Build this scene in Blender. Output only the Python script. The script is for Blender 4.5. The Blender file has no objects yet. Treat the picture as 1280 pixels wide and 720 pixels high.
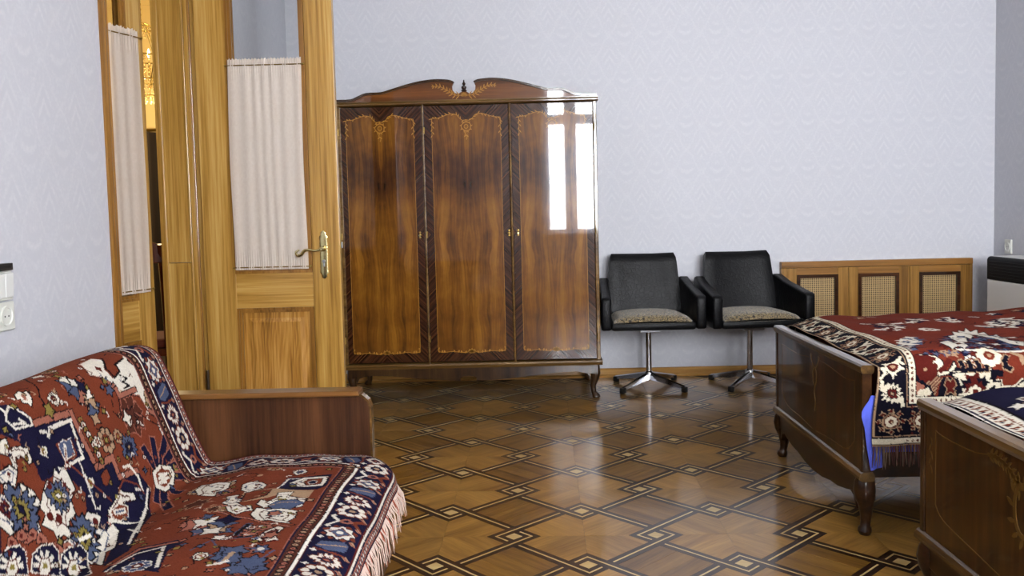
import bpy, bmesh, math, random
import numpy as np
from mathutils import Vector, Matrix
random.seed(7)
PI = math.pi
sc = bpy.context.scene
COL = sc.collection

# ---------------------------------------------------------------- camera, sky, exposure
F, YAW, TILT, ROLL, CY, HC = 1082.61, -0.0127891, 0.0610856, -0.0242293, 327.94, 1.17
def cam_axes():
    cy, sy, ct, st = math.cos(YAW), math.sin(YAW), math.cos(TILT), math.sin(TILT)
    f = Vector((sy*ct, cy*ct, -st)); r = Vector((cy, -sy, 0)); u = r.cross(f)
    cr, sr = math.cos(ROLL), math.sin(ROLL)
    return cr*r + sr*u, -sr*r + cr*u, f
RX, UP, FW = cam_axes()
cam_d = bpy.data.cameras.new('camera'); cam = bpy.data.objects.new('camera', cam_d); COL.objects.link(cam)
cam_d.sensor_width = 36; cam_d.lens = F/1280*36; cam_d.shift_y = -(360-CY)/1280
cam_d.clip_start = .05; cam_d.clip_end = 100
M = Matrix((( RX[0], UP[0], -FW[0], 0), (RX[1], UP[1], -FW[1], 0), (RX[2], UP[2], -FW[2], HC), (0, 0, 0, 1)))
cam.matrix_world = M
sc.camera = cam
sc.view_settings.view_transform = 'Standard'; sc.view_settings.look = 'None'
sc.view_settings.gamma = 1; sc.view_settings.use_curve_mapping = False
sc.view_settings.exposure = 0.19
SKY = 58.0
world = bpy.data.worlds.new('overcast_sky'); sc.world = world; world.use_nodes = True
bg = world.node_tree.nodes['Background']; bg.inputs[0].default_value = (.975, .975, 1.0, 1); bg.inputs[1].default_value = SKY
XL, XR, YF, YB, ZC, WT = -1.57, 3.207, 5.93, -1.35, 3.35, .25
WINDOWS = [(.33, 1.37, .82, 3.02), (1.80, 3.0, .82, 3.02)]       # openings in the back wall, x0 x1 z0 z1
for (x0, x1, z0, z1) in WINDOWS:
    l = bpy.data.lights.new('window_daylight', 'AREA'); l.shape = 'RECTANGLE'; l.size = x1-x0; l.size_y = z1-z0
    o = bpy.data.objects.new('window_daylight', l); COL.objects.link(o)
    o.location = ((x0+x1)/2, YB-WT-.03, (z0+z1)/2); o.rotation_euler = (PI/2, 0, 0)
    l.cycles.is_portal = True

def ray(px, py): return FW + (px-640)/F*RX - (py-CY)/F*UP
def at(px, py, x=None, y=None, z=None):                             # a pixel of the photograph to a point on a real plane
    d = ray(px, py)
    t = (z-HC)/d.z if z is not None else (y/d.y if y is not None else x/d.x)
    return Vector((0, 0, HC)) + t*d

# ---------------------------------------------------------------- colours and materials
def lin(v): return v/12.92 if v <= .04045 else ((v+.055)/1.055)**2.4
def hexc(h): return tuple(lin(int(h[i:i+2], 16)/255) for i in (0, 2, 4))
class NT:
    def __init__(s, name):
        s.m = bpy.data.materials.new(name); s.m.use_nodes = True; s.t = s.m.node_tree
        s.b = s.t.nodes['Principled BSDF']; s.out = s.t.nodes['Material Output']
    def n(s, typ, **kw):
        nd = s.t.nodes.new(typ)
        for k, v in kw.items():
            if k in ('ins',):
                for a, b in v.items(): s.set(nd, a, b)
            else: setattr(nd, k, v)
        return nd
    def set(s, nd, key, v):
        sock = nd.inputs[key]
        if isinstance(v, bpy.types.NodeSocket): s.t.links.new(v, sock)
        elif isinstance(v, bpy.types.Node): s.t.links.new(v.outputs[0], sock)
        else:
            if isinstance(v, tuple) and len(v) == 3 and sock.type == 'RGBA': v = (*v, 1)
            sock.default_value = v
    def math(s, op, a, b=None, c=None, clamp=False):
        nd = s.t.nodes.new('ShaderNodeMath'); nd.operation = op; nd.use_clamp = clamp
        s.set(nd, 0, a)
        if b is not None: s.set(nd, 1, b)
        if c is not None: s.set(nd, 2, c)
        return nd.outputs[0]
    def mix(s, f, a, b, mode='MIX'):
        nd = s.t.nodes.new('ShaderNodeMix'); nd.data_type = 'RGBA'; nd.blend_type = mode
        s.set(nd, 0, f); s.set(nd, 6, a); s.set(nd, 7, b); return nd.outputs[2]
    def ramp(s, f, stops, interp='LINEAR'):
        nd = s.t.nodes.new('ShaderNodeValToRGB'); s.set(nd, 0, f); r = nd.color_ramp; r.interpolation = interp
        while len(r.elements) < len(stops): r.elements.new(.5)
        for e, (p, c) in zip(r.elements, stops): e.position = p; e.color = (*c, 1) if len(c) == 3 else c
        return nd.outputs[0]
    def coord(s, kind='Object'): return s.t.nodes.new('ShaderNodeTexCoord').outputs[kind]
    def sep(s, v):
        nd = s.t.nodes.new('ShaderNodeSeparateXYZ'); s.set(nd, 0, v); return nd.outputs
    def comb(s, x, y, z):
        nd = s.t.nodes.new('ShaderNodeCombineXYZ'); s.set(nd, 0, x); s.set(nd, 1, y); s.set(nd, 2, z); return nd.outputs[0]
    def noise(s, v, scale, detail=4, rough=.55, dist=0.0):
        nd = s.t.nodes.new('ShaderNodeTexNoise'); s.set(nd, 'Vector', v); s.set(nd, 'Scale', scale); s.set(nd, 'Detail', detail)
        s.set(nd, 'Roughness', rough); s.set(nd, 'Distortion', dist); return nd.outputs[0]
    def vscale(s, v, sx, sy, sz):
        nd = s.t.nodes.new('ShaderNodeVectorMath'); nd.operation = 'MULTIPLY'; s.set(nd, 0, v); nd.inputs[1].default_value = (sx, sy, sz)
        return nd.outputs[0]
    def bump(s, h, strength, dist=.002):
        nd = s.t.nodes.new('ShaderNodeBump'); s.set(nd, 'Height', h); s.set(nd, 'Strength', strength); s.set(nd, 'Distance', dist)
        s.set(s.b, 'Normal', nd.outputs[0]); return nd.outputs[0]
    def p(s, **kw):
        names = dict(color='Base Color', rough='Roughness', metal='Metallic', coat='Coat Weight', coat_rough='Coat Roughness',
                     spec='Specular IOR Level', sheen='Sheen Weight', trans='Transmission Weight', alpha='Alpha', coat_ior='Coat IOR')
        for k, v in kw.items(): s.set(s.b, names[k], v)
        return s
def plain(name, h, rough=.5, **kw): return NT(name).p(color=hexc(h), rough=rough, **kw).m
def randvec(k):
    r = k.t.nodes.new('ShaderNodeObjectInfo').outputs['Random']
    return k.comb(k.math('MULTIPLY', r, 37.0), k.math('MULTIPLY', r, 91.0), k.math('MULTIPLY', r, 53.0)), r
def vadd(k, a, b):
    nd = k.t.nodes.new('ShaderNodeVectorMath'); nd.operation = 'ADD'; k.set(nd, 0, a); k.set(nd, 1, b); return nd.outputs[0]
def wood(name, dark, mid, light, axis='z', fine=60, coarse=7, gloss=.3, coat=0.0, coat_rough=.08, src='Object', stretch=.06, var=.0, rings=0.0, bump=.05, mirror=False, con=.13):
    """Straight-grained wood: noise stretched along the grain axis, fine pores, optional cathedral rings."""
    k = NT(name); v = k.coord(src)
    if mirror:
        x, y, z = k.sep(v); v = k.comb(k.math('ABSOLUTE', x), y, z)
    rv, r = randvec(k); v = vadd(k, v, rv)
    sc3 = {'x': (stretch, 1, 1), 'y': (1, stretch, 1), 'z': (1, 1, stretch)}[axis]
    w = k.vscale(v, *sc3)
    a = k.noise(w, coarse, 3, .5, .4); b = k.noise(w, fine, 5, .65); c = k.noise(k.vscale(v, *[q*.5 if q < 1 else 1 for q in sc3]), fine*5, 2, .5)
    if rings:
        wv = k.n('ShaderNodeTexWave', bands_direction={'x': 'Y', 'y': 'X', 'z': 'X'}[axis], ins={'Vector': k.vscale(v, *[q*2.4 if q < 1 else 1 for q in sc3]), 'Scale': rings, 'Distortion': 9.0, 'Detail': 3.0, 'Detail Scale': .8})
        b = k.math('ADD', k.math('MULTIPLY', b, .55), k.math('MULTIPLY', wv.outputs['Fac'], .45))
    g = k.math('ADD', k.math('MULTIPLY', a, .5), k.math('MULTIPLY', b, .5))
    colr = k.ramp(g, [(.5-con, hexc(dark)), (.5, hexc(mid)), (.5+con, hexc(light))])
    colr = k.mix(k.math('MULTIPLY', k.math('SUBTRACT', c, .45, clamp=True), 2.0, clamp=True), colr, hexc(dark), 'MULTIPLY') if False else colr
    pores = k.math('GREATER_THAN', c, .66)
    colr = k.mix(k.math('MULTIPLY', pores, .22), colr, hexc(dark))
    if var:
        hsv = k.n('ShaderNodeHueSaturation', ins={'Color': colr, 'Value': k.math('ADD', 1-var/2, k.math('MULTIPLY', r, var))}); colr = hsv.outputs[0]
    k.p(color=colr, rough=gloss, coat=coat, coat_rough=coat_rough, spec=.12 if coat else .4)
    if bump: k.bump(b, bump, .001)
    return k.m

MAT = {}
def build_materials():
    # wallpaper: pale blue damask, faint ogee lattice with a leafy medallion in each cell
    def wallpaper(name, horiz):
        k = NT(name); x, y, z = k.sep(k.coord('Object')); h = x if horiz == 'x' else y
        u = k.math('MULTIPLY', h, 2*PI/.205); w = k.math('MULTIPLY', z, 2*PI/.31)
        wob = k.math('MULTIPLY', k.math('SINE', k.math('MULTIPLY', w, 2.0)), .25)
        fld = k.math('ADD', k.math('COSINE', u), k.math('COSINE', k.math('ADD', w, wob)))
        lattice = k.math('SUBTRACT', 1.0, k.math('MULTIPLY', k.math('ABSOLUTE', fld), 3.2), clamp=True)
        au = k.math('ABSOLUTE', k.math('SINE', k.math('MULTIPLY', u, .5)))
        leaf = k.math('SINE', k.math('ADD', k.math('MULTIPLY', au, 11.0), k.math('MULTIPLY', w, 5.0)))
        inside = k.math('MULTIPLY', k.math('SUBTRACT', k.math('ABSOLUTE', fld), .75, clamp=True), 1.6, clamp=True)
        med = k.math('MULTIPLY', k.math('MULTIPLY', leaf, .5), inside)
        n1 = k.noise(k.comb(k.math('MULTIPLY', h, 1.0), 0.0, z), 85, 3, .6)
        pat = k.math('ADD', k.math('ADD', k.math('MULTIPLY', lattice, .20), k.math('MULTIPLY', med, .55)), k.math('MULTIPLY', k.math('SUBTRACT', n1, .45), 1.3), clamp=True)
        colr = k.mix(k.math('MULTIPLY', pat, .85), hexc('babbc2'), hexc('d1d1d3'))
        k.p(color=colr, rough=.62); k.bump(n1, .12, .001); return k.m
    MAT['paper_x'] = wallpaper('blue_damask_wallpaper', 'x'); MAT['paper_y'] = wallpaper('blue_damask_wallpaper_side', 'y')
    MAT['ceiling'] = plain('white_ceiling_paint', 'e9e8e4', .8)
    MAT['cream_wall'] = plain('cream_wall_paint', 'd9c48f', .7)
    MAT['white_paint'] = plain('white_window_paint', 'dcdde2', .35)
    # parquet
    def parquet(name, d, m, l, var):
        k = NT(name); uv = k.coord('UV'); rv, r = randvec(k); v = vadd(k, uv, rv)
        w = k.vscale(v, .07, 1, 1)
        a = k.noise(w, 14, 3, .5, .3); b = k.noise(w, 110, 4, .6); c = k.noise(k.vscale(v, .03, 1, 1), 500, 2, .5)
        g = k.math('ADD', k.math('MULTIPLY', a, .55), k.math('MULTIPLY', b, .45))
        colr = k.ramp(g, [(.32, hexc(d)), (.5, hexc(m)), (.68, hexc(l))])
        # the random tone is per object; joined pieces take theirs from a slow noise over their offset uv
        t = k.noise(k.vscale(v, .002, .002, 1), 900, 0, .5)
        hsv = k.n('ShaderNodeHueSaturation', ins={'Color': colr, 'Value': k.math('ADD', 1-var*.75, k.math('MULTIPLY', k.math('ADD', k.math('MULTIPLY', r, .6), k.math('MULTIPLY', t, .9)), var))})
        grit = k.noise(k.coord('Object'), 9, 3, .6)
        k.p(color=hsv.outputs[0], rough=.34, coat=.85, coat_rough=k.math('ADD', .05, k.math('MULTIPLY', grit, .17)), spec=.15)
        wv = k.noise(k.n('ShaderNodeNewGeometry').outputs['Position'], 17, 2, .5)
        k.bump(k.math('ADD', k.math('MULTIPLY', b, .2), wv), .10, .002); return k.m
    MAT['oak_block'] = parquet('golden_oak_parquet', '66441a', '83602b', '9a7436', .30)
    MAT['oak_plank'] = parquet('brown_oak_parquet', '4c310f', '684819', '7f5d27', .30)
    MAT['walnut_band'] = parquet('walnut_band', '180b07', '24120a', '301a0f', .2)
    MAT['maple'] = parquet('maple_inlay', 'a08650', 'b59b66', 'c4ad7c', .1)
    MAT['subfloor'] = plain('dark_joint_filler', '1a0f07', .8)
    def flame_pine():
        k = NT('varnished_pine_flame_panel'); x, y, z = k.sep(k.coord('Object'))
        warp = k.noise(k.comb(k.math('MULTIPLY', x, 5.0), 0.0, k.math('MULTIPLY', z, 1.6)), 1.0, 3, .5)
        r = k.math('ADD', k.math('MULTIPLY', x, 1.0), k.math('MULTIPLY', warp, .16))
        w1 = k.math('SINE', k.math('MULTIPLY', r, 330.0)); n1 = k.noise(k.comb(x, y, k.math('MULTIPLY', z, .03)), 120, 4, .6); n2 = k.noise(k.comb(x, y, k.math('MULTIPLY', z, .2)), 9, 2, .5)
        g = k.math('ADD', k.math('ADD', k.math('MULTIPLY', w1, .035), k.math('MULTIPLY', n1, .5)), k.math('MULTIPLY', n2, .5))
        k.p(color=k.ramp(g, [(.34, hexc('68451a')), (.47, hexc('926629')), (.58, hexc('a87b3c')), (.7, hexc('b88d50'))]), rough=.36, coat=.6, coat_rough=.16, spec=.12); return k.m
    MAT['pine'] = wood('varnished_pine', '785620', '9c7636', 'b18e50', 'z', 85, 13, .36, .6, .16, stretch=.022, rings=0, con=.11)
    MAT['pine_x'] = wood('varnished_pine_cross_grain', '785620', '9c7636', 'b18e50', 'x', 85, 13, .36, .6, .16, stretch=.022, con=.11)
    MAT['pine_y'] = wood('varnished_pine_lengthwise', '785620', '9c7636', 'b18e50', 'y', 85, 13, .36, .6, .16, stretch=.022, con=.11)
    MAT['oak_cab'] = wood('aged_varnished_pine', '64441a', '86602a', '9a7238', 'z', 85, 13, .4, .5, .2, stretch=.022, con=.11)
    MAT['oak_cab_x'] = wood('aged_varnished_pine_cross_grain', '64441a', '82592a', '946b34', 'x', 85, 13, .4, .5, .2, stretch=.022, con=.11)
    MAT['pine_panel'] = flame_pine()
    MAT['pine_dark'] = wood('dark_varnished_moulding', '5a3a14', '7d5624', '94692f', 'z', 70, 8, .32, .6, .12, stretch=.02)
    MAT['board'] = wood('baseboard_varnished_pine', '7a5526', '9c7238', 'b58a4c', 'x', 40, 6, .3, .6, .12, stretch=.03)
    # wardrobe
    def field():
        k = NT('bookmatched_walnut_veneer'); x, y, z = k.sep(k.coord('Object')); ax = k.math('ABSOLUTE', x)
        v = k.comb(ax, y, z)
        warp = k.math('MULTIPLY', k.noise(k.vscale(v, 3.5, 1, 1.3), 1.6, 2, .5), .55)
        w = k.comb(k.math('ADD', ax, k.math('MULTIPLY', warp, .22)), y, k.math('MULTIPLY', z, .045))
        a = k.noise(w, 15, 4, .6); b = k.noise(w, 85, 5, .65); cl = k.noise(k.vscale(v, 1.3, 1, 1.0), 6.0, 4, .6)
        crotch = k.math('MULTIPLY', k.math('SUBTRACT', 1.0, k.math('MULTIPLY', k.math('ABSOLUTE', k.math('SUBTRACT', k.math('SUBTRACT', z, 1.10), k.math('MULTIPLY', ax, .5))), 5.0), clamp=True), .10)
        g = k.math('SUBTRACT', k.math('ADD', k.math('MULTIPLY', a, .42), k.math('ADD', k.math('MULTIPLY', b, .28), k.math('MULTIPLY', cl, .30))), crotch)
        colr = k.ramp(g, [(.30, hexc('1f0e04')), (.42, hexc('442409')), (.53, hexc('68400f')), (.68, hexc('8a5d1d'))])
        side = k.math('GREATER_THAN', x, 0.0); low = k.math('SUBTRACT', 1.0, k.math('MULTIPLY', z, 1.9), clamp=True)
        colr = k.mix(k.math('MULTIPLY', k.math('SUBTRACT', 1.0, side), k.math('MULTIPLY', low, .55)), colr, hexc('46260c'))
        k.p(color=colr, rough=.3, coat=1.0, coat_rough=.018, coat_ior=1.55, spec=.1); return k.m
    def chevron():
        k = NT('chevron_rosewood_veneer'); x, y, z = k.sep(k.coord('Object'))
        ph = k.math('SUBTRACT', k.math('ABSOLUTE', k.math('SUBTRACT', z, .79)), k.math('ABSOLUTE', x))
        a = k.noise(k.comb(ph, 0.0, 0.0), 48, 4, .75); b = k.noise(k.comb(ph, 0.0, 3.0), 190, 2, .6)
        colr = k.ramp(k.math('ADD', k.math('MULTIPLY', a, .65), k.math('MULTIPLY', b, .35)), [(.38, hexc('120703')), (.49, hexc('2a1408')), (.56, hexc('472610')), (.66, hexc('6b4420'))])
        k.p(color=colr, rough=.3, coat=1.0, coat_rough=.018, coat_ior=1.55, spec=.1); return k.m
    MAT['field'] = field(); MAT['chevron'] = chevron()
    MAT['inlay'] = plain('boxwood_inlay', '9c6f2c', .3, coat=1.0, coat_rough=.03, spec=.1)
    MAT['inlay_faint'] = plain('boxwood_inlay_dull', '59401c', .3, coat=1.0, coat_rough=.03, spec=.1)
    MAT['cornice'] = wood('polished_walnut_cornice', '3a1d08', '5c3310', '75461a', 'x', 30, 5, .3, 1, .03, stretch=.05)
    MAT['walnut'] = wood('polished_walnut', '1c0d05', '30190a', '432410', 'x', 40, 6, .3, .9, .06, stretch=.05)
    MAT['walnut_leg'] = wood('polished_walnut_legs', '1c0f08', '33200f', '453019', 'z', 40, 6, .3, .9, .12, stretch=.1)
    MAT['walnut_gold'] = wood('golden_walnut_edge', '3c2810', '5c421f', '755a30', 'x', 40, 6, .28, .9, .08, stretch=.05)
    MAT['walnut_gold_y'] = wood('golden_walnut_edge_lengthwise', '352310', '543c1c', '6a4f29', 'y', 40, 6, .28, .9, .1, stretch=.05)
    MAT['bed_panel'] = wood('dark_polished_bed_panel', '170a03', '341a08', '4d2b10', 'z', 26, 7, .3, .6, .02, stretch=.08)
    MAT['bed_wood'] = wood('dark_polished_bed_wood', '150b04', '2b170a', '3f2712', 'y', 26, 7, .3, .6, .08, stretch=.08)
    MAT['sofa_wood'] = wood('brown_walnut_laminate', '20100a', '392112', '4e301b', 'z', 60, 7, .4, .3, .2, stretch=.04)
    MAT['sofa_cap'] = wood('brown_walnut_cap', '38200e', '573819', '694622', 'x', 34, 5, .35, .5, .15, stretch=.06)
    MAT['dark_chair_wood'] = wood('red_brown_chair_wood', '2a0f07', '4e2110', '6b3318', 'z', 30, 5, .3, .8, .08, stretch=.1)
    # metals, plastics, cloth
    MAT['chrome'] = plain('chrome', 'c9c9cc', .12, metal=1.0)
    MAT['brass'] = plain('polished_brass', 'cdbf8c', .2, metal=1.0)
    MAT['brass_dark'] = plain('aged_brass', '8a713a', .35, metal=1.0)
    MAT['steel'] = plain('steel', '8f9094', .3, metal=1.0)
    MAT['steel_dark'] = plain('dark_browned_steel', '3a2c1c', .4, metal=.6)
    MAT['black_plastic'] = plain('black_plastic', '141414', .35)
    MAT['white_plastic'] = plain('white_plastic', 'd6d7d4', .35)
    MAT['ivory_plastic'] = plain('ivory_plastic', 'cfd0c8', .35)
    MAT['dark_hole'] = plain('dark_recess', '0c0c0c', .7)
    MAT['heater_white'] = plain('white_enamel', 'd5d3cf', .3)
    MAT['heater_black'] = plain('black_grille', '060709', .6, spec=.2)
    k = NT('black_leather'); n1 = k.noise(k.coord('Object'), 26, 5, .65, .6)
    vo = k.n('ShaderNodeTexVoronoi', feature='DISTANCE_TO_EDGE', ins={'Vector': vadd(k, k.coord('Object'), k.vscale(k.n('ShaderNodeTexNoise', ins={'Vector': k.coord('Object'), 'Scale': 9.0}).outputs[1], .06, .06, .06)), 'Scale': 42.0})
    h = k.math('ADD', k.math('MULTIPLY', k.math('MINIMUM', vo.outputs[0], .12), 4.0), k.math('MULTIPLY', n1, .8))
    k.p(color=hexc('060608'), rough=k.math('ADD', .30, k.math('MULTIPLY', n1, .2)), spec=.16); k.bump(h, .38, .003); MAT['leather'] = k.m
    k = NT('boucle_upholstery'); v1 = k.n('ShaderNodeTexVoronoi', ins={'Vector': k.coord('Object'), 'Scale': 95.0}); n1 = k.noise(k.coord('Object'), 75, 4, .75)
    k.p(color=k.ramp(k.math('ADD', k.math('MULTIPLY', n1, .6), k.math('MULTIPLY', v1.outputs[0], .5)), [(.38, hexc('171009')), (.46, hexc('6a5838')), (.54, hexc('a08c60')), (.62, hexc('241b0f'))]), rough=.95, sheen=.3); k.bump(v1.outputs[0], .8, .006); MAT['boucle'] = k.m
    # woven cane
    k = NT('straw_cane'); k.p(color=hexc('b59766'), rough=.55); MAT['cane'] = k.m
    MAT['cane_back'] = plain('brown_cane_backing', '1c1308', .8)
    # lace curtain: fine pale cloth, slightly translucent, printed rings and stripes
    k = NT('lace_curtain_cloth'); x, y, z = k.sep(k.coord('UV'))
    ring = k.math('FRACT', k.math('MULTIPLY', x, 11.0)); ry = k.math('FRACT', k.math('MULTIPLY', y, 14.0))
    d = k.math('SQRT', k.math('ADD', k.math('POWER', k.math('SUBTRACT', ring, .5), 2.0), k.math('POWER', k.math('SUBTRACT', ry, .5), 2.0)))
    rg = k.math('SUBTRACT', 1.0, k.math('MULTIPLY', k.math('ABSOLUTE', k.math('SUBTRACT', d, .28)), 11.0), clamp=True)
    nn = k.noise(k.comb(x, y, 0.0), 60, 3, .6)
    colr = k.mix(k.math('MULTIPLY', rg, .22), k.mix(nn, hexc('dacbbd'), hexc('e8ddd0')), hexc('ece2d6'))
    tr = k.n('ShaderNodeBsdfTranslucent', ins={'Color': colr}); tp = k.n('ShaderNodeBsdfTransparent')
    k.p(color=colr, rough=.9)
    m1 = k.n('ShaderNodeMixShader', ins={0: .4, 1: k.b.outputs[0], 2: tr.outputs[0]})
    m2 = k.n('ShaderNodeMixShader', ins={0: .10, 1: m1.outputs[0], 2: tp.outputs[0]}); k.t.links.new(m2.outputs[0], k.out.inputs[0]); MAT['lace'] = k.m
    k = NT('window_glass'); tp = k.n('ShaderNodeBsdfTransparent', ins={'Color': (.965, .975, .975)}); gl = k.n('ShaderNodeBsdfGlossy', ins={'Roughness': .02})
    fr = k.n('ShaderNodeFresnel', ins={'IOR': 1.5}); ff = k.math('MULTIPLY', fr.outputs[0], k.math('SUBTRACT', 1.0, k.n('ShaderNodeNewGeometry').outputs['Backfacing'])); m1 = k.n('ShaderNodeMixShader', ins={0: ff, 1: tp.outputs[0], 2: gl.outputs[0]}); k.t.links.new(m1.outputs[0], k.out.inputs[0]); MAT['glass'] = k.m
    k = NT('sheer_curtain_cloth'); tr = k.n('ShaderNodeBsdfTranslucent', ins={'Color': (.86, .86, .9)}); tp = k.n('ShaderNodeBsdfTransparent')
    k.p(color=(.8, .8, .84), rough=.9); m1 = k.n('ShaderNodeMixShader', ins={0: .6, 1: k.b.outputs[0], 2: tr.outputs[0]}); m2 = k.n('ShaderNodeMixShader', ins={0: .68, 1: m1.outputs[0], 2: tp.outputs[0]})
    k.t.links.new(m2.outputs[0], k.out.inputs[0]); MAT['sheer'] = k.m
    k = NT('crystal'); k.p(color=hexc('fff0c8'), rough=.02, trans=.85, coat=.5); MAT['crystal'] = k.m
    k = NT('lamp_glow'); em = k.n('ShaderNodeEmission', ins={'Color': hexc('ffd58a'), 'Strength': 60.0}); k.t.links.new(em.outputs[0], k.out.inputs[0]); MAT['flame'] = k.m
    MAT['sheet'] = plain('blue_bed_sheet', '5463d8', .8)
    MAT['mattress'] = plain('striped_mattress_cloth', '7a3426', .9)
    MAT['fringe_white'] = plain('cream_wool_fringe', 'b9a397', .95)
    MAT['fringe_dark'] = plain('brown_wool_fringe', '6a5546', .95)
    MAT['plum_drape'] = wood('dark_brown_drape_cloth', '120b07', '1d120b', '2b1b10', 'z', 30, 12, .8, stretch=.02)
    # rug: colours are knotted in, point colours on a dense weave; small pile relief
    k = NT('knotted_wool'); at_ = k.n('ShaderNodeVertexColor', layer_name='weave')
    nn = k.noise(k.coord('Object'), 420, 2, .6); n2 = k.noise(k.coord('Object'), 26, 2, .5)
    hsv = k.n('ShaderNodeHueSaturation', ins={'Color': at_.outputs[0], 'Value': k.math('ADD', .55, k.math('ADD', k.math('MULTIPLY', nn, .5), k.math('MULTIPLY', n2, .25)))})
    k.p(color=hsv.outputs[0], rough=.95, spec=.05); k.bump(nn, .5, .003); MAT['rug'] = k.m
build_materials()

# ---------------------------------------------------------------- building helpers
class MB:
    """Collects shapes into one mesh."""
    def __init__(s): s.v = []; s.f = []; s.uv = []; s.mi = []; s.cur = 0
    def add(s, vs, fs, uvs=None):
        n = len(s.v); s.v += [tuple(v) for v in vs]
        for i, f in enumerate(fs):
            s.f.append([n+j for j in f]); s.mi.append(s.cur)
            s.uv.append([uvs[j] for j in f] if uvs else [(0, 0)]*len(f))
        return s
    def box(s, x0, x1, y0, y1, z0, z1, bev=0.0):
        if bev:
            b = min(bev, (x1-x0)/2.2, (y1-y0)/2.2, (z1-z0)/2.2); bm = bmesh.new(); bmesh.ops.create_cube(bm, size=1)
            for v in bm.verts: v.co = Vector(((x0+x1)/2+v.co.x*(x1-x0), (y0+y1)/2+v.co.y*(y1-y0), (z0+z1)/2+v.co.z*(z1-z0)))
            bmesh.ops.bevel(bm, geom=bm.edges[:], offset=b, segments=2, affect='EDGES', profile=.5)
            s.add([v.co[:] for v in bm.verts], [[v.index for v in f.verts] for f in bm.faces]); bm.free(); return s
        return s.add([(x, y, z) for x in (x0, x1) for y in (y0, y1) for z in (z0, z1)],
                     [(0, 1, 3, 2), (4, 6, 7, 5), (0, 4, 5, 1), (2, 3, 7, 6), (0, 2, 6, 4), (1, 5, 7, 3)])
    def prism(s, pts, axis, a, b, bev=0.0):
        """polygon pts extruded along axis from a to b. pts are (x,z) for 'y', (y,z) for 'x', (x,y) for 'z'."""
        P = {'y': lambda p, t: (p[0], t, p[1]), 'x': lambda p, t: (t, p[0], p[1]), 'z': lambda p, t: (p[0], p[1], t)}[axis]
        n = len(pts); vs = [P(p, a) for p in pts]+[P(p, b) for p in pts]
        fs = [list(range(n))[::-1], list(range(n, 2*n))]+[(i, (i+1) % n, n+(i+1) % n, n+i) for i in range(n)]
        bm = bmesh.new(); bv = [bm.verts.new(v) for v in vs]
        for f in fs: bm.faces.new([bv[i] for i in f])
        bmesh.ops.recalc_face_normals(bm, faces=bm.faces[:])
        if bev:
            es = [e for e in bm.edges if e.calc_face_angle(0) > .35]
            bmesh.ops.bevel(bm, geom=es, offset=bev, segments=2, affect='EDGES', profile=.5, clamp_overlap=True)
        bm.verts.index_update()
        s.add([v.co[:] for v in bm.verts], [[v.index for v in f.verts] for f in bm.faces]); bm.free(); return s
    def loft(s, rings, cap=True, closed=True):
        n = len(rings[0]); vs = [p for r in rings for p in r]; fs = []
        for k in range(len(rings)-1):
            for i in range(n if closed else n-1):
                j = (i+1) % n; fs.append((k*n+i, k*n+j, (k+1)*n+j, (k+1)*n+i))
        if cap and closed: fs.append(list(range(n))[::-1]); fs.append([(len(rings)-1)*n+i for i in range(n)])
        return s.add(vs, fs)
    def tube(s, path, r, seg=8, cap=True):
        path = [Vector(p) for p in path]; rr = r if isinstance(r, (list, tuple)) else [r]*len(path); rings = []; nrm = None
        for i, p in enumerate(path):
            d = (path[min(i+1, len(path)-1)]-path[max(i-1, 0)]).normalized()
            if nrm is None: nrm = d.orthogonal().normalized()
            nrm = (nrm-d*nrm.dot(d)).normalized(); b = d.cross(nrm)
            rings.append([p+rr[i]*(math.cos(2*PI*k/seg)*nrm+math.sin(2*PI*k/seg)*b) for k in range(seg)])
        return s.loft(rings, cap)
    def lathe(s, prof, c=(0, 0, 0), seg=16, axis='z'):
        rings = []
        for r, h in prof:
            ring = []
            for k in range(seg):
                a = 2*PI*k/seg; q = (r*math.cos(a), r*math.sin(a), h)
                if axis == 'y': q = (q[0], q[2], q[1])
                if axis == 'x': q = (q[2], q[0], q[1])
                ring.append((c[0]+q[0], c[1]+q[1], c[2]+q[2]))
            rings.append(ring)
        return s.loft(rings)
    def sphere(s, c, r, seg=8, rings=6, sz=1.0):
        return s.lathe([(max(r*math.sin(PI*i/rings), r*.02), -r*sz*math.cos(PI*i/rings)) for i in range(rings+1)], c, seg)
    def build(s, name, mat, parent=None, smooth=False, loc=None, autosmooth=None):
        me = bpy.data.meshes.new(name); me.from_pydata(s.v, [], s.f)
        mats = mat if isinstance(mat, list) else [mat]
        for m_ in mats: me.materials.append(MAT[m_] if isinstance(m_, str) else m_)
        if len(mats) > 1: me.polygons.foreach_set('material_index', s.mi)
        uvl = me.uv_layers.new(name='UVMap'); flat = [c for f in s.uv for uv in f for c in uv]; uvl.data.foreach_set('uv', flat)
        me.validate(); bm = bmesh.new(); bm.from_mesh(me); bmesh.ops.recalc_face_normals(bm, faces=bm.faces[:])
        if smooth:
            lim = autosmooth or math.radians(40)
            for f in bm.faces: f.smooth = True
            for e in bm.edges:
                if len(e.link_faces) == 2 and e.calc_face_angle(0) > lim: e.smooth = False
        bm.to_mesh(me); bm.free()
        o = bpy.data.objects.new(name, me); COL.objects.link(o)
        if parent: o.parent = parent
        if loc: o.location = loc
        return o
def tag(o, label=None, cat=None, group=None, kind=None):
    for k_, v_ in (('label', label), ('category', cat), ('group', group), ('kind', kind)):
        if v_: o[k_] = v_
    return o
def empty(name, loc=(0, 0, 0), rz=0.0, **kw):
    o = bpy.data.objects.new(name, None); COL.objects.link(o); o.location = loc; o.rotation_euler = (0, 0, rz); o.empty_display_size = .1
    return tag(o, **kw)
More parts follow.
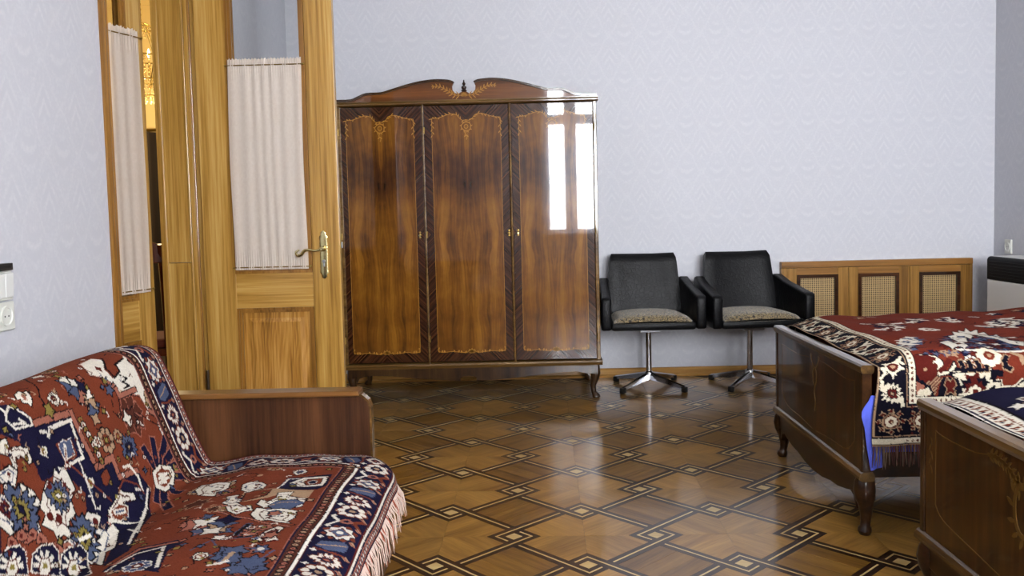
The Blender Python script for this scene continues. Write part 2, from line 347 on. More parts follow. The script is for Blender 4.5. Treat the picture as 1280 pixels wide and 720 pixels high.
def struct(name, mb, mat, parent=None, **kw):
    o = mb.build(name, mat, parent, **kw)
    if parent is None: o['kind'] = 'structure'
    return o
def copy_tree(o, parent=None):
    c = o.copy(); COL.objects.link(c); c.parent = parent
    for ch in [q for q in bpy.data.objects if q.parent == o]: copy_tree(ch, c)
    return c
def bez(pts, n=6):
    """smooth curve through points (Catmull-Rom)"""
    P = [Vector(p) for p in pts]; out = []
    for i in range(len(P)-1):
        p0 = P[max(i-1, 0)]; p1 = P[i]; p2 = P[i+1]; p3 = P[min(i+2, len(P)-1)]
        for k in range(n):
            t = k/n; out.append(.5*((2*p1)+(p2-p0)*t+(2*p0-5*p1+4*p2-p3)*t*t+(3*p1-p0-3*p2+p3)*t**3))
    out.append(P[-1]); return out
def ribbon(mb, pts, w, y0, y1, plane='xz'):
    """a flat strip of width w following pts in a vertical plane, from depth y0 to y1 (one closed solid)"""
    P = [Vector((p[0], p[1])) for p in pts]; L = []; R = []
    for i, p in enumerate(P):
        d = (P[min(i+1, len(P)-1)]-P[max(i-1, 0)]); d = d.normalized() if d.length > 1e-9 else Vector((1, 0)); nn = Vector((-d.y, d.x))
        ww = w[i] if isinstance(w, list) else w
        L.append(p+nn*ww/2); R.append(p-nn*ww/2)
    rings = []
    for a, b in zip(L, R):
        q = [(a.x, a.y, y0), (b.x, b.y, y0), (b.x, b.y, y1), (a.x, a.y, y1)]
        rings.append([((u, t, v) if plane == 'xz' else (t, u, v)) for u, v, t in q])
    return mb.loft(rings)
def leafshape(mb, base, ang, ln, wd, y0, y1, plane='xz', n=5):
    pts = [(base[0]+math.cos(ang)*ln*t, base[1]+math.sin(ang)*ln*t) for t in [i/n for i in range(n+1)]]
    return ribbon(mb, pts, [wd*max(math.sin(PI*min(i/n*.9+.08, 1)), .05) for i in range(n+1)], y0, y1, plane)
#--STRUCTURE
# ---------------------------------------------------------------- parquet floor
FR = -0.0237102; A0 = 0.2532084; OX, OY = -0.3148877, 2.7916708
EX = Vector((math.cos(FR), math.sin(FR))); EY = Vector((-math.sin(FR), math.cos(FR)))
S = A0*math.sqrt(2); RR, BW, LW, QH = .0452, .0475, .006, .0215                  # lattice side, ring radius, band width, inlay line, half cream square
def node(i, j): return Vector((OX, OY))+EX*(i*A0)+EY*(j*A0)
def build_floor():
    fl = empty('floor', (0, 0, 0), kind='structure')
    base = MB().box(XL-3.9, XR+.02, YB-.02, YF+2.6, -.12, -.004).build('subfloor', 'subfloor', fl)
    base['label'] = 'dark joint filler under the parquet'
    rot = math.atan2(EX.y, EX.x)-PI/4                                            # local x = u (right and down in the photo), local y = v
    g = .0004; T = -.004; o_ = RR+BW/2; i_ = RR-BW/2
    def poly_mesh(name, pts, mat, top=0.0, grain=(1, 0)):
        gx = Vector(grain).normalized(); gy = Vector((-gx.y, gx.x)); mb = MB(); n = len(pts)
        vs = [(p[0], p[1], top) for p in pts]+[(p[0], p[1], T) for p in pts]
        uv = [(Vector(p).dot(gx), Vector(p).dot(gy)) for p in pts]*2
        mb.add(vs, [list(range(n))]+[(i, n+i, n+(i+1) % n, (i+1) % n) for i in range(n)], uv); return mb
    e1, e2 = -(S-o_)+g, o_-g
    L_band = [(e1, -o_+g), (o_-g, -o_+g), (o_-g, i_-g), (i_+g, i_-g), (i_+g, -i_-g), (e1, -i_-g)]
    def split_band():                                                            # the two arms of a band meet in a mitre
        return [([(e1, -o_+g), (o_-g, -o_+g), (i_+g, -i_-g), (e1, -i_-g)], (1, 0)), ([(o_-g, -o_+g+.0006), (o_-g, i_-g), (i_+g, i_-g), (i_+g, -i_)], (0, 1))]
    kinds = {}
    kinds['walnut_band'] = ([poly_mesh('walnut_band', p, None, 0.0, gr) for p, gr in split_band()], 'walnut_band')
    h = LW/2
    line = [(e1+.004, -RR-h), (RR+h, -RR-h), (RR+h, i_-.005), (RR-h, i_-.005), (RR-h, -RR+h), (e1+.004, -RR+h)]
    kinds['inlay_strip'] = ([poly_mesh('inlay_strip', line, None, .0007)], 'maple')
    kinds['inlay_square'] = ([poly_mesh('inlay_square', [(-QH, -QH), (QH, -QH), (QH, QH), (-QH, QH)], None, 0.0, (1, 1))], 'maple')
    m = S/2; nt = m-o_; fe = m+i_
    quad = [(0, -g*1.5), (-nt+g, -nt), (-nt+g, -fe+g), (nt-g, -fe+g), (nt-g, -nt)]
    kinds['star_block'] = ([poly_mesh('star_block', quad, None, 0.0, (0.06, 1))], 'oak_block')
    b = nt-g; kinds['parquet_plank'] = ([poly_mesh('parquet_plank', [(-b, -b/3+g), (b, -b/3+g), (b, b/3-g), (-b, b/3-g)], None, 0.0, (1, .03))], 'oak_plank')
    items = []                                                                   # (kind, x, y, angle)
    for i in range(-24, 16):
        for j in range(-18, 25):
            if (i+j) % 2 == 0:
                p = node(i, j); t1 = (j % 2 == 0); items.append(('inlay_square', p, rot))
                for q in (0, 1):
                    a = rot+q*PI+(0 if t1 else -PI/2); items += [('walnut_band', p, a), ('inlay_strip', p, a)]
            else:
                p = node(i, j)
                if j % 2: items += [('star_block', p, rot+q*PI/2) for q in range(4)]
                else:
                    for q in (-1, 0, 1):
                        d = Vector((-math.sin(rot), math.cos(rot)))*(q*2*b/3) if (i//2+j//2) % 2 == 0 else Vector((math.cos(rot), math.sin(rot)))*(q*2*b/3)
                        items.append(('parquet_plank', p+d, rot if (i//2+j//2) % 2 == 0 else rot+PI/2))
    def seen(p):
        if p.y < 2.1 or p.y > YF: return False
        d = Vector((p.x, p.y, -HC)); z = d.dot(FW); x = 640+F*d.dot(RX)/z; y = CY-F*d.dot(UP)/z
        return -20 < x < 1300 and y < 770 and p.x > -1.2 and p.x < 1.15+max(0, (4.9-p.y))*0.0+(1.0 if p.y > 4.0 else .0) and (p.x > -.42 or p.y > 2.7)
    cnt = {}; meshes = {}; rest = {}
    items.sort(key=lambda it: it[1].length)
    for kd, p, a in items:
        inside = (XL-.02 < p.x < XR+.02 and YB-.02 < p.y < YF+.02)
        if not inside: continue
        mbs, mat = kinds[kd]
        if seen(p) and cnt.get(kd, 0) < 300:
            cnt[kd] = cnt.get(kd, 0)+1
            if kd not in meshes:
                mm = MB()
                for q in mbs: mm.add(q.v, q.f, None); mm.uv[-len(q.f):] = q.uv
                o = mm.build(kd, mat, fl); meshes[kd] = o
            else:
                o = meshes[kd].copy(); COL.objects.link(o)
            o.location = (p.x, p.y, 0 if kd == 'inlay_strip' else random.uniform(-.0002, .0002)); o.rotation_euler = (0, 0, a)
        else:
            mm = rest.setdefault(kd, MB()); ca, sa = math.cos(a), math.sin(a); ox_, oy_ = random.uniform(-40, 40), random.uniform(-40, 40)
            for q in mbs:
                mm.add([(p.x+x*ca-y*sa, p.y+x*sa+y*ca, z) for x, y, z in q.v], q.f, None); mm.uv[-len(q.f):] = [[(u+ox_, v+oy_) for u, v in f] for f in q.uv]
    for kd, mm in rest.items():
        o = mm.build(kd+'_remainder', kinds[kd][1], fl); o['kind'] = 'stuff'
build_floor()

# ---------------------------------------------------------------- walls, ceiling, windows, trim
J0, J1, DTOP = 3.332, 4.30, 2.75                                                 # doorway in the left wall
XO = XL-.215                                                                       # the left wall's far face
struct('wall_far', MB().box(XL-.0, XR+WT, YF, YF+WT, -.1, ZC), 'paper_x')
mb = MB(); mb.box(XO, XL, YB-WT, J0-.013, -.1, ZC); mb.box(XO, XL, J1, YF+WT, -.1, ZC); mb.box(XO, XL, J0-.013, J1, DTOP, ZC); struct('wall_left', mb, 'paper_y')
struct('wall_right', MB().box(XR, XR+WT, YB-WT, YF, -.1, ZC), 'paper_y')
mb = MB(); xs = XL
for (x0, x1, z0, z1) in WINDOWS: mb.box(xs, x0, YB-WT, YB, -.1, ZC); mb.box(x0, x1, YB-WT, YB, -.1, z0); mb.box(x0, x1, YB-WT, YB, z1, ZC); xs = x1
mb.box(xs, XR, YB-WT, YB, -.1, ZC); struct('wall_back', mb, 'paper_x')
struct('ceiling', MB().box(XO-.0, XR+WT, YB-WT, YF+WT, ZC, ZC+.1), 'ceiling')
for n, (x0, x1, z0, z1) in enumerate(WINDOWS):
    w = empty('window_%d' % (n+1), ((x0+x1)/2, YB-WT/2, z0), kind='structure'); hw = (x1-x0)/2; H_ = z1-z0
    mb = MB(); f = .06; mx = -.165 if n == 0 else 0; mb.box(-hw, -hw+f, -.05, .05, 0, H_).box(hw-f, hw, -.05, .05, 0, H_).box(-hw, hw, -.05, .05, 0, f).box(-hw, hw, -.05, .05, H_-f, H_); mb.build('window_frame', 'white_paint', w)
    MB().box(mx-.08, mx+.08, -.055, .055, f, H_-f).build('mullion', 'white_paint', w)
    MB().box(-hw+f, hw-f, -.05, .05, H_-.70, H_-.57).build('transom', 'white_paint', w)
    for a, b, c, d in ((-hw+f, mx-.08, f, H_-.70), (mx+.08, hw-f, f, H_-.70), (-hw+f, mx-.08, H_-.57, H_-f), (mx+.08, hw-f, H_-.57, H_-f)): MB().box(a, b, -.004, .004, c, d).build('pane', 'glass', w)
    MB().box(-hw-.05, hw+.05, .07, .2, -.03, 0.0, .005).build('window_sill', 'white_paint', w)
    mb = MB(); fr_ = [(-hw-.04+(2*hw+.08)*i/120, WT/2+.035+.012*math.sin(i*.7)+.005*math.sin(i*1.9)) for i in range(121)]
    mb.loft([[(x, y, -.01) for x, y in fr_], [(x, y, H_+.06) for x, y in fr_]], cap=False, closed=False); mb.build('sheer_curtain', 'sheer', w, smooth=True, autosmooth=3)
def skirting(name, x0, x1):
    mb = MB(); prof = [(YF, 0.0), (YF-.032, 0.0), (YF-.034, .014), (YF-.022, .022), (YF-.02, .05), (YF-.012, .058), (YF, .06)]
    mb.prism([(p[0], p[1]) for p in prof], 'x', x0, x1); return struct(name, mb, 'board')
skirting('baseboard_far', XL, 1.75)
mb = MB(); prof = [(XR, 0.0), (XR-.032, 0.0), (XR-.034, .014), (XR-.022, .022), (XR-.02, .05), (XR-.012, .058), (XR, .06)]
mb.prism(prof, 'y', YB, YF); struct('baseboard_right', mb, 'board')

# door casing: near jamb strip, lining, far jamb pilaster
def casing():
    # near jamb: ribbed strip on the wall face
    t = empty('trim_1', (XL, J0, 0), kind='structure')
    mb = MB(); pr = [(0, 0), (.008, 0), (.011, .006), (.008, .012), (.009, .019), (.013, .026), (.010, .033), (.010, .040), (.013, .047), (.006, .054), (.0, .054)]
    mb.prism([(XL+a, J0-.054+b) for a, b in pr], 'z', 0, DTOP+.09)
    for v in range(len(mb.v)): mb.v[v] = (mb.v[v][0]-XL, mb.v[v][1]-J0, mb.v[v][2])
    mb.build('casing_strip', 'pine_dark', t)
    MB().box(-.225, .0, -.0125, .0, 0, DTOP).build('door_lining', 'pine', t)
    MB().box(-.225, .03, -.054, J1-J0+.12, DTOP, DTOP+.1).build('casing_head', 'pine_y', t)
    # far jamb: lining boards facing the camera with a joint, end strip, and stepped casing
    t = empty('trim_2', (XL, J1, 0), kind='structure'); zj = .945
    MB().box(-.190, -.072, -.028, 0, 0, zj-.001, .002).build('door_lining', 'pine', t)
    MB().box(-.190, -.072, -.028, 0, zj+.001, DTOP, .002).build('door_lining', 'pine', t)
    e = MB().box(-.218, -.188, -.036, .0, 0, DTOP, .002).build('end_grain_strip', 'pine', t)
    MB().box(-.072, -.062, -.040, 0, 0, DTOP, .003).build('bead', 'pine', t)
    MB().box(-.062, -.040, -.030, 0, 0, DTOP, .002).build('casing_step', 'pine', t)
    MB().box(-.040, -.030, -.036, 0, 0, DTOP, .003).build('bead', 'pine_dark', t)
    MB().box(-.030, .012, -.026, 0, 0, DTOP, .002).build('casing_step', 'pine', t)
    MB().box(.0, .075, .0, .20, 0, DTOP+.1, .004).build('casing_board', 'pine', t)
casing()

def door_leaf(name, w, h, gx0, gx1, gz0, gz1, px0, px1, pz1, loc, rz, handle):
    """A glazed leaf: local x runs from the hinge, the face seen is at -y."""
    d = empty(name, loc, rz, kind='structure'); T = .022; pz0 = .2
    MB().box(0, gx0, -T, T, .01, h, .003).build('hinge_stile', 'pine', d)
    MB().box(gx1, w, -T, T, .01, h, .003).build('lock_stile', 'pine', d)
    MB().box(gx0, gx1, -T+.001, T-.001, .01, pz0, .001).build('bottom_rail', 'pine_x', d)
    MB().box(gx0, gx1, -T+.001, T-.001, pz1, gz0, .001).build('lock_rail', 'pine_x', d)
    MB().box(gx0, gx1, -T+.001, T-.001, gz1, h, .001).build('top_rail', 'pine_x', d)
    for side in (-1, 1):
        for (x0, x1, z0, z1, wd) in ((gx0, gx1, gz0, gz1, .026), (gx0, gx1, pz0, pz1, .024)):
            mb = MB(); ya, yb = sorted((side*(T-.012), side*(T+.006))); yc, yd = sorted((side*(T-.012), side*(T-.001)))
            for k_, (o_, w_, y0, y1) in enumerate(((0, wd*.45, ya, yb), (wd*.45, wd*.35, *sorted((side*(T-.012), side*(T+.0005)))), (wd*.8, wd*.2, yc, yd))):
                a, b, c, e = x0+o_, x1-o_, z0+o_, z1-o_
                mb.prism([(a, c), (b, c), (b-w_, c+w_), (a+w_, c+w_)], 'y', y0, y1).prism([(a, e), (b, e), (b-w_, e-w_), (a+w_, e-w_)], 'y', y0, y1)
                mb.prism([(a, c), (a, e), (a+w_, e-w_), (a+w_, c+w_)], 'y', y0, y1).prism([(b, c), (b, e), (b-w_, e-w_), (b-w_, c+w_)], 'y', y0, y1)
            mb.build('moulding', 'pine_dark', d)
    MB().box(gx0+.005, gx1-.005, -.003, .003, gz0+.005, gz1-.005).build('glass_pane', 'glass', d)
    MB().box(gx0+.005, gx1-.005, -.008, .008, pz0+.005, pz1-.005).build('panel', 'pine_panel', d)
    for side in (-1, 1):
        mb = MB(); a, b, c, e = gx0+.075, gx1-.075, pz0+.075, pz1-.075; y0 = side*.008; y1 = side*.016; o_ = .022
        mb.loft([[(a-o_, y0, c-o_), (b+o_, y0, c-o_), (b+o_, y0, e+o_), (a-o_, y0, e+o_)], [(a-.004, y1-side*.003, c-.004), (b+.004, y1-side*.003, c-.004), (b+.004, y1-side*.003, e+.004), (a-.004, y1-side*.003, e+.004)],
                 [(a, y1, c), (b, y1, c), (b, y1, e), (a, y1, e)]])
        mb.build('raised_field', 'pine_panel', d)
    if handle:
        hx, hz = handle; hd = MB()
        # ornate long plate
        out = []
        for t in range(0, 25):
            u = t/24; zz = -.118+.236*u; ww = .0185*(1+.0*u); e = min(u, 1-u)
            if e < .16: ww *= (.25+.75*math.sin(e/.16*PI/2)**.7)*(1+.22*math.sin(e/.16*PI*3))
            out.append((ww, zz))
        poly = [(hx+a, hz-.03+b) for a, b in out]+[(hx-a, hz-.03+b) for a, b in out[::-1]]
        hd.prism(poly, 'y', -T-.005, -T, .0012); pl = hd.build('handle_plate', 'brass', d, smooth=True)
        mb = MB()
        for s_ in (-1, 1):
            for q in range(9): mb.sphere((hx+s_*.0165, -T-.0055, hz-.10+q*.0165), .0022, 6, 4)
        mb.build('beading', 'brass_dark', pl)
        MB().lathe([(.013, -T-.006), (.014, -T-.010), (.011, -T-.014), (.011, -T-.02), (.009, -T-.045), (.012, -T-.05), (.006, -T-.056)], (hx, 0, hz), 16, 'y').build('handle_boss', 'brass', d, smooth=True)
        pth = bez([(hx, -T-.042, hz), (hx-.03, -T-.047, hz-.008), (hx-.062, -T-.05, hz-.003), (hx-.085, -T-.05, hz-.008), (hx-.10, -T-.05, hz-.026), (hx-.118, -T-.05, hz-.03), (hx-.124, -T-.05, hz-.012), (hx-.108, -T-.05, hz-.002)], 5)
        n_ = len(pth); MB().tube(pth, [.0062+.003*math.sin(i/n_*PI)**2-.002*(i/n_) for i in range(n_)], 8).build('lever', 'brass', d, smooth=True)
        mb = MB(); mb.lathe([(.0085, -T-.005), (.0085, -T-.009), (.004, -T-.0095)], (hx, 0, hz-.062), 14, 'y').box(hx-.004, hx+.004, -T-.009, -T-.005, hz-.088, hz-.062, .001); mb.build('lock_cylinder', 'steel', d)
        MB().box(w-.001, w+.0015, -.010, .010, hz-.11, hz+.10, .0005).build('lock_forend', 'brass_dark', d)
        MB().box(w+.0015, w+.009, -.006, .006, hz-.0, hz+.03, .002).build('latch', 'steel', d)
    for hz_ in (.36, 2.42): MB().tube([(-.004, -T-.004, hz_-.05), (-.004, -T-.004, hz_+.05)], .008, 8).build('hinge', 'steel_dark', d, smooth=True)
    return d
door1 = door_leaf('door_1', .674, 2.7, .155, .535, .885, 2.55, .155, .535, .715, (-1.571, 4.262, 0), 0.0, (.594, 1.0))
ANG2 = PI/2-math.radians(18)
door2 = door_leaf('door_2', .604, 2.7, .10, .50, .80, 2.55, .10, .50, .62, (-1.916, 3.41, 0), ANG2, None)

def curtain(loc, rz, w, z0, z1, label, cat_rods=True, hem=.025, side=-1):
    c = empty('door_curtain', loc, rz); tag(c, label, 'curtain')
    nx, nz = 150, 40; mb = MB(); vs = []; uv = []
    rnd = random.Random(int(w*1000)); ph = [rnd.uniform(0, 6) for _ in range(4)]
    for j in range(nz+1):
        t = j/nz; z = z0+(z1-z0)*t; amp = .0045+.004*abs(2*t-1)**2; tight = max(0.0, 1-abs(t-.965)/.02)
        for i in range(nx+1):
            u = i/nx; fold = math.sin(u*2*PI*7+ph[0]+1.3*math.sin(u*9+ph[1]+t*.8))*.45+math.sin(u*2*PI*31+ph[2]+t*1.5)*.5*max(0, abs(2*t-1)-.8)*4
            y = side*(.012+amp*fold*(1-.5*tight)); zz = z+(.004*math.sin(u*2*PI*23+ph[3]) if j == nz else 0)
            x = w*u+.003*math.sin(t*PI*2+ph[1])*(1 if i in (0, nx) else .3); vs.append((x, y, zz)); uv.append((u*w*2, t*(z1-z0)))
    fs = [(j*(nx+1)+i, j*(nx+1)+i+1, (j+1)*(nx+1)+i+1, (j+1)*(nx+1)+i) for j in range(nz) for i in range(nx)]
    mb.add(vs, fs, uv); mb.build('cloth', 'lace', c, smooth=True, autosmooth=3)
    for zz in (z0+.012, z1-.03):
        MB().tube([(-.012, side*.012, zz), (w+.014, side*.012, zz)], .003, 8).build('curtain_rod', 'brass_dark', c)
    for zz in (z0+.012, z1-.03):
        MB().sphere((w+.014, side*.012, zz), .006, 8, 6).build('rod_end', 'brass_dark', c, smooth=True)
    return c
curtain((-1.409, 4.226, 0), 0, .358, .905, 1.925, 'pale lace half curtain stretched over the glass of the open right-hand door leaf')
ca, sa = math.cos(ANG2), math.sin(ANG2); off = .030
curtain((-1.916+ca*.06+sa*off, 3.41+sa*.06-ca*off, 0), ANG2, .50, .835, 2.01, 'white lace curtain on the narrow door leaf behind the wall edge, left of the chandelier')
#--NEXTROOM
# ---------------------------------------------------------------- the next room seen through the doorway
def next_room():
    x0, x1, y0, y1, zc = -5.3, XO, 1.6, 8.4, 3.2
    struct('wall_next_far', MB().box(x0, x1+.3, y1, y1+.1, -.1, zc), 'cream_wall')
    struct('wall_next_left', MB().box(x0-.1, x0, y0, y1, -.1, zc), 'cream_wall')
    struct('wall_next_near', MB().box(x0, x1, y0-.1, y0, -.1, zc), 'cream_wall')
    struct('wall_next_side', MB().box(x1, x1+.1, YF+WT, y1, -.1, zc), 'cream_wall')
    struct('ceiling_next', MB().box(x0-.1, x1, y0-.1, y1+.1, zc, zc+.1), 'cream_wall')
    # chandelier
    cx, cy = -3.04, 7.05; c = empty('crystal_chandelier', (cx, cy, zc)); tag(c, 'lit crystal chandelier in the next room, seen through the doorway gap', 'chandelier')
    mb = MB(); mb.lathe([(.30, 0), (.29, -.02), (.20, -.03), (.17, -.05), (.05, -.06), (.02, -.07)], seg=24); 
    for q in range(12):
        a = q*PI/6; mb.sphere((.24*math.cos(a), .24*math.sin(a), -.03), .03, 8, 5)
    mb.build('ceiling_rosette', 'cream_wall', c, smooth=True)
    mb = MB(); mb.tube([(0, 0, -.05), (0, 0, -.45)], .006)
    for q in range(9): mb.sphere((0, 0, -.10-.042*q), .014, 8, 6)
    mb.build('chain', 'brass', c, smooth=True)
    mb = MB()
    for R_, z_ in ((.12, -.50), (.24, -.74), (.17, -.92), (.09, -1.04)):
        mb.tube([(R_*math.cos(a*PI/12), R_*math.sin(a*PI/12), z_) for a in range(25)], .007, 6)
    for q in range(8):
        a = q*PI/4; mb.tube(bez([(0, 0, -.45), (.10*math.cos(a), .10*math.sin(a), -.50), (.22*math.cos(a), .22*math.sin(a), -.66), (.24*math.cos(a), .24*math.sin(a), -.74), (.17*math.cos(a), .17*math.sin(a), -.92), (.09*math.cos(a), .09*math.sin(a), -1.04)], 4), .004, 5)
    mb.build('frame', 'brass', c, smooth=True)
    mb = MB(); rnd = random.Random(3)
    for R_, z_, n_, ln in ((.12, -.50, 18, .06), (.24, -.74, 40, .13), (.21, -.82, 34, .12), (.17, -.92, 28, .10), (.13, -.98, 22, .08), (.09, -1.04, 14, .07)):
        for q in range(n_):
            a = 2*PI*q/n_
            for k_ in range(int(ln/.03)): mb.sphere((R_*math.cos(a), R_*math.sin(a), z_-.015-.03*k_), .0115, 6, 4, 1.2)
    cr = mb.build('crystal_drops', 'crystal', c, smooth=True); cr['kind'] = 'stuff'
    for q in range(8):
        a = q*PI/4+.12; MB().lathe([(.004, -.70), (.011, -.685), (.012, -.665), (.006, -.645), (.001, -.63)], (.19*math.cos(a), .19*math.sin(a), 0), 8).build('bulb', 'flame', c, smooth=True)
    l = bpy.data.lights.new('chandelier_light', 'POINT'); l.energy = 90; l.color = (1, .78, .45); l.shadow_soft_size = .15
    o = bpy.data.objects.new('chandelier_light', l); COL.objects.link(o); o.location = (cx, cy, zc-1.3)
    # dark drape on the far side of the next room
    dr = empty('floor_length_drape', (-3.3, 8.2, 0)); tag(dr, 'dark brown floor-length drape at the back of the next room', 'drape')
    mb = MB(); rings = []
    n_ = 160
    fr_ = [(-.9+1.9*i/n_, .04*math.sin(i*.62)) for i in range(n_+1)]
    mb.loft([[(x, y, .02) for x, y in fr_]+[(x, y+.02, .02) for x, y in fr_[::-1]], [(x, y, 1.98) for x, y in fr_]+[(x, y+.02, 1.98) for x, y in fr_[::-1]]]); mb.build('cloth', 'plum_drape', dr, smooth=True)
    MB().tube([(-1.0, 0, 2.0), (1.1, 0, 2.0)], .015).build('curtain_rail', 'brass_dark', dr)
    # chair by the doorway
    t = empty('dining_chair', (-2.20, 4.78, 0), math.radians(200)); tag(t, 'dark red-brown wooden chair in the next room, half hidden by the door frame', 'chair')
    for sx in (-.2, .2):
        MB().tube([(sx, -.2, 0), (sx, -.2, .44)], [.016, .022], 8).build('leg', 'dark_chair_wood', t, smooth=True)
        MB().tube(bez([(sx, .22, 0), (sx, .19, .3), (sx, .19, .5), (sx*.97, .24, .8), (sx*.94, .29, 1.03)], 4), .018, 8).build('leg', 'dark_chair_wood', t, smooth=True)
    MB().box(-.23, .23, -.22, .22, .42, .46, .01).build('seat_frame', 'dark_chair_wood', t)
    MB().box(-.21, .21, -.21, .19, .46, .51, .02).build('seat', plain('faded_red_seat_cloth', '6b3020', .9), t)
    MB().prism([(-.20, .93), (.20, .93), (.22, 1.01), (.12, 1.06), (0, 1.08), (-.12, 1.06), (-.22, 1.01)], 'y', .262, .292, .006).build('top_rail', 'dark_chair_wood', t)
    for k_ in (-.1, 0, .1): MB().tube([(k_, .195, .46), (k_, .28, .95)], .011, 8).build('back_slat', 'dark_chair_wood', t, smooth=True)
next_room()
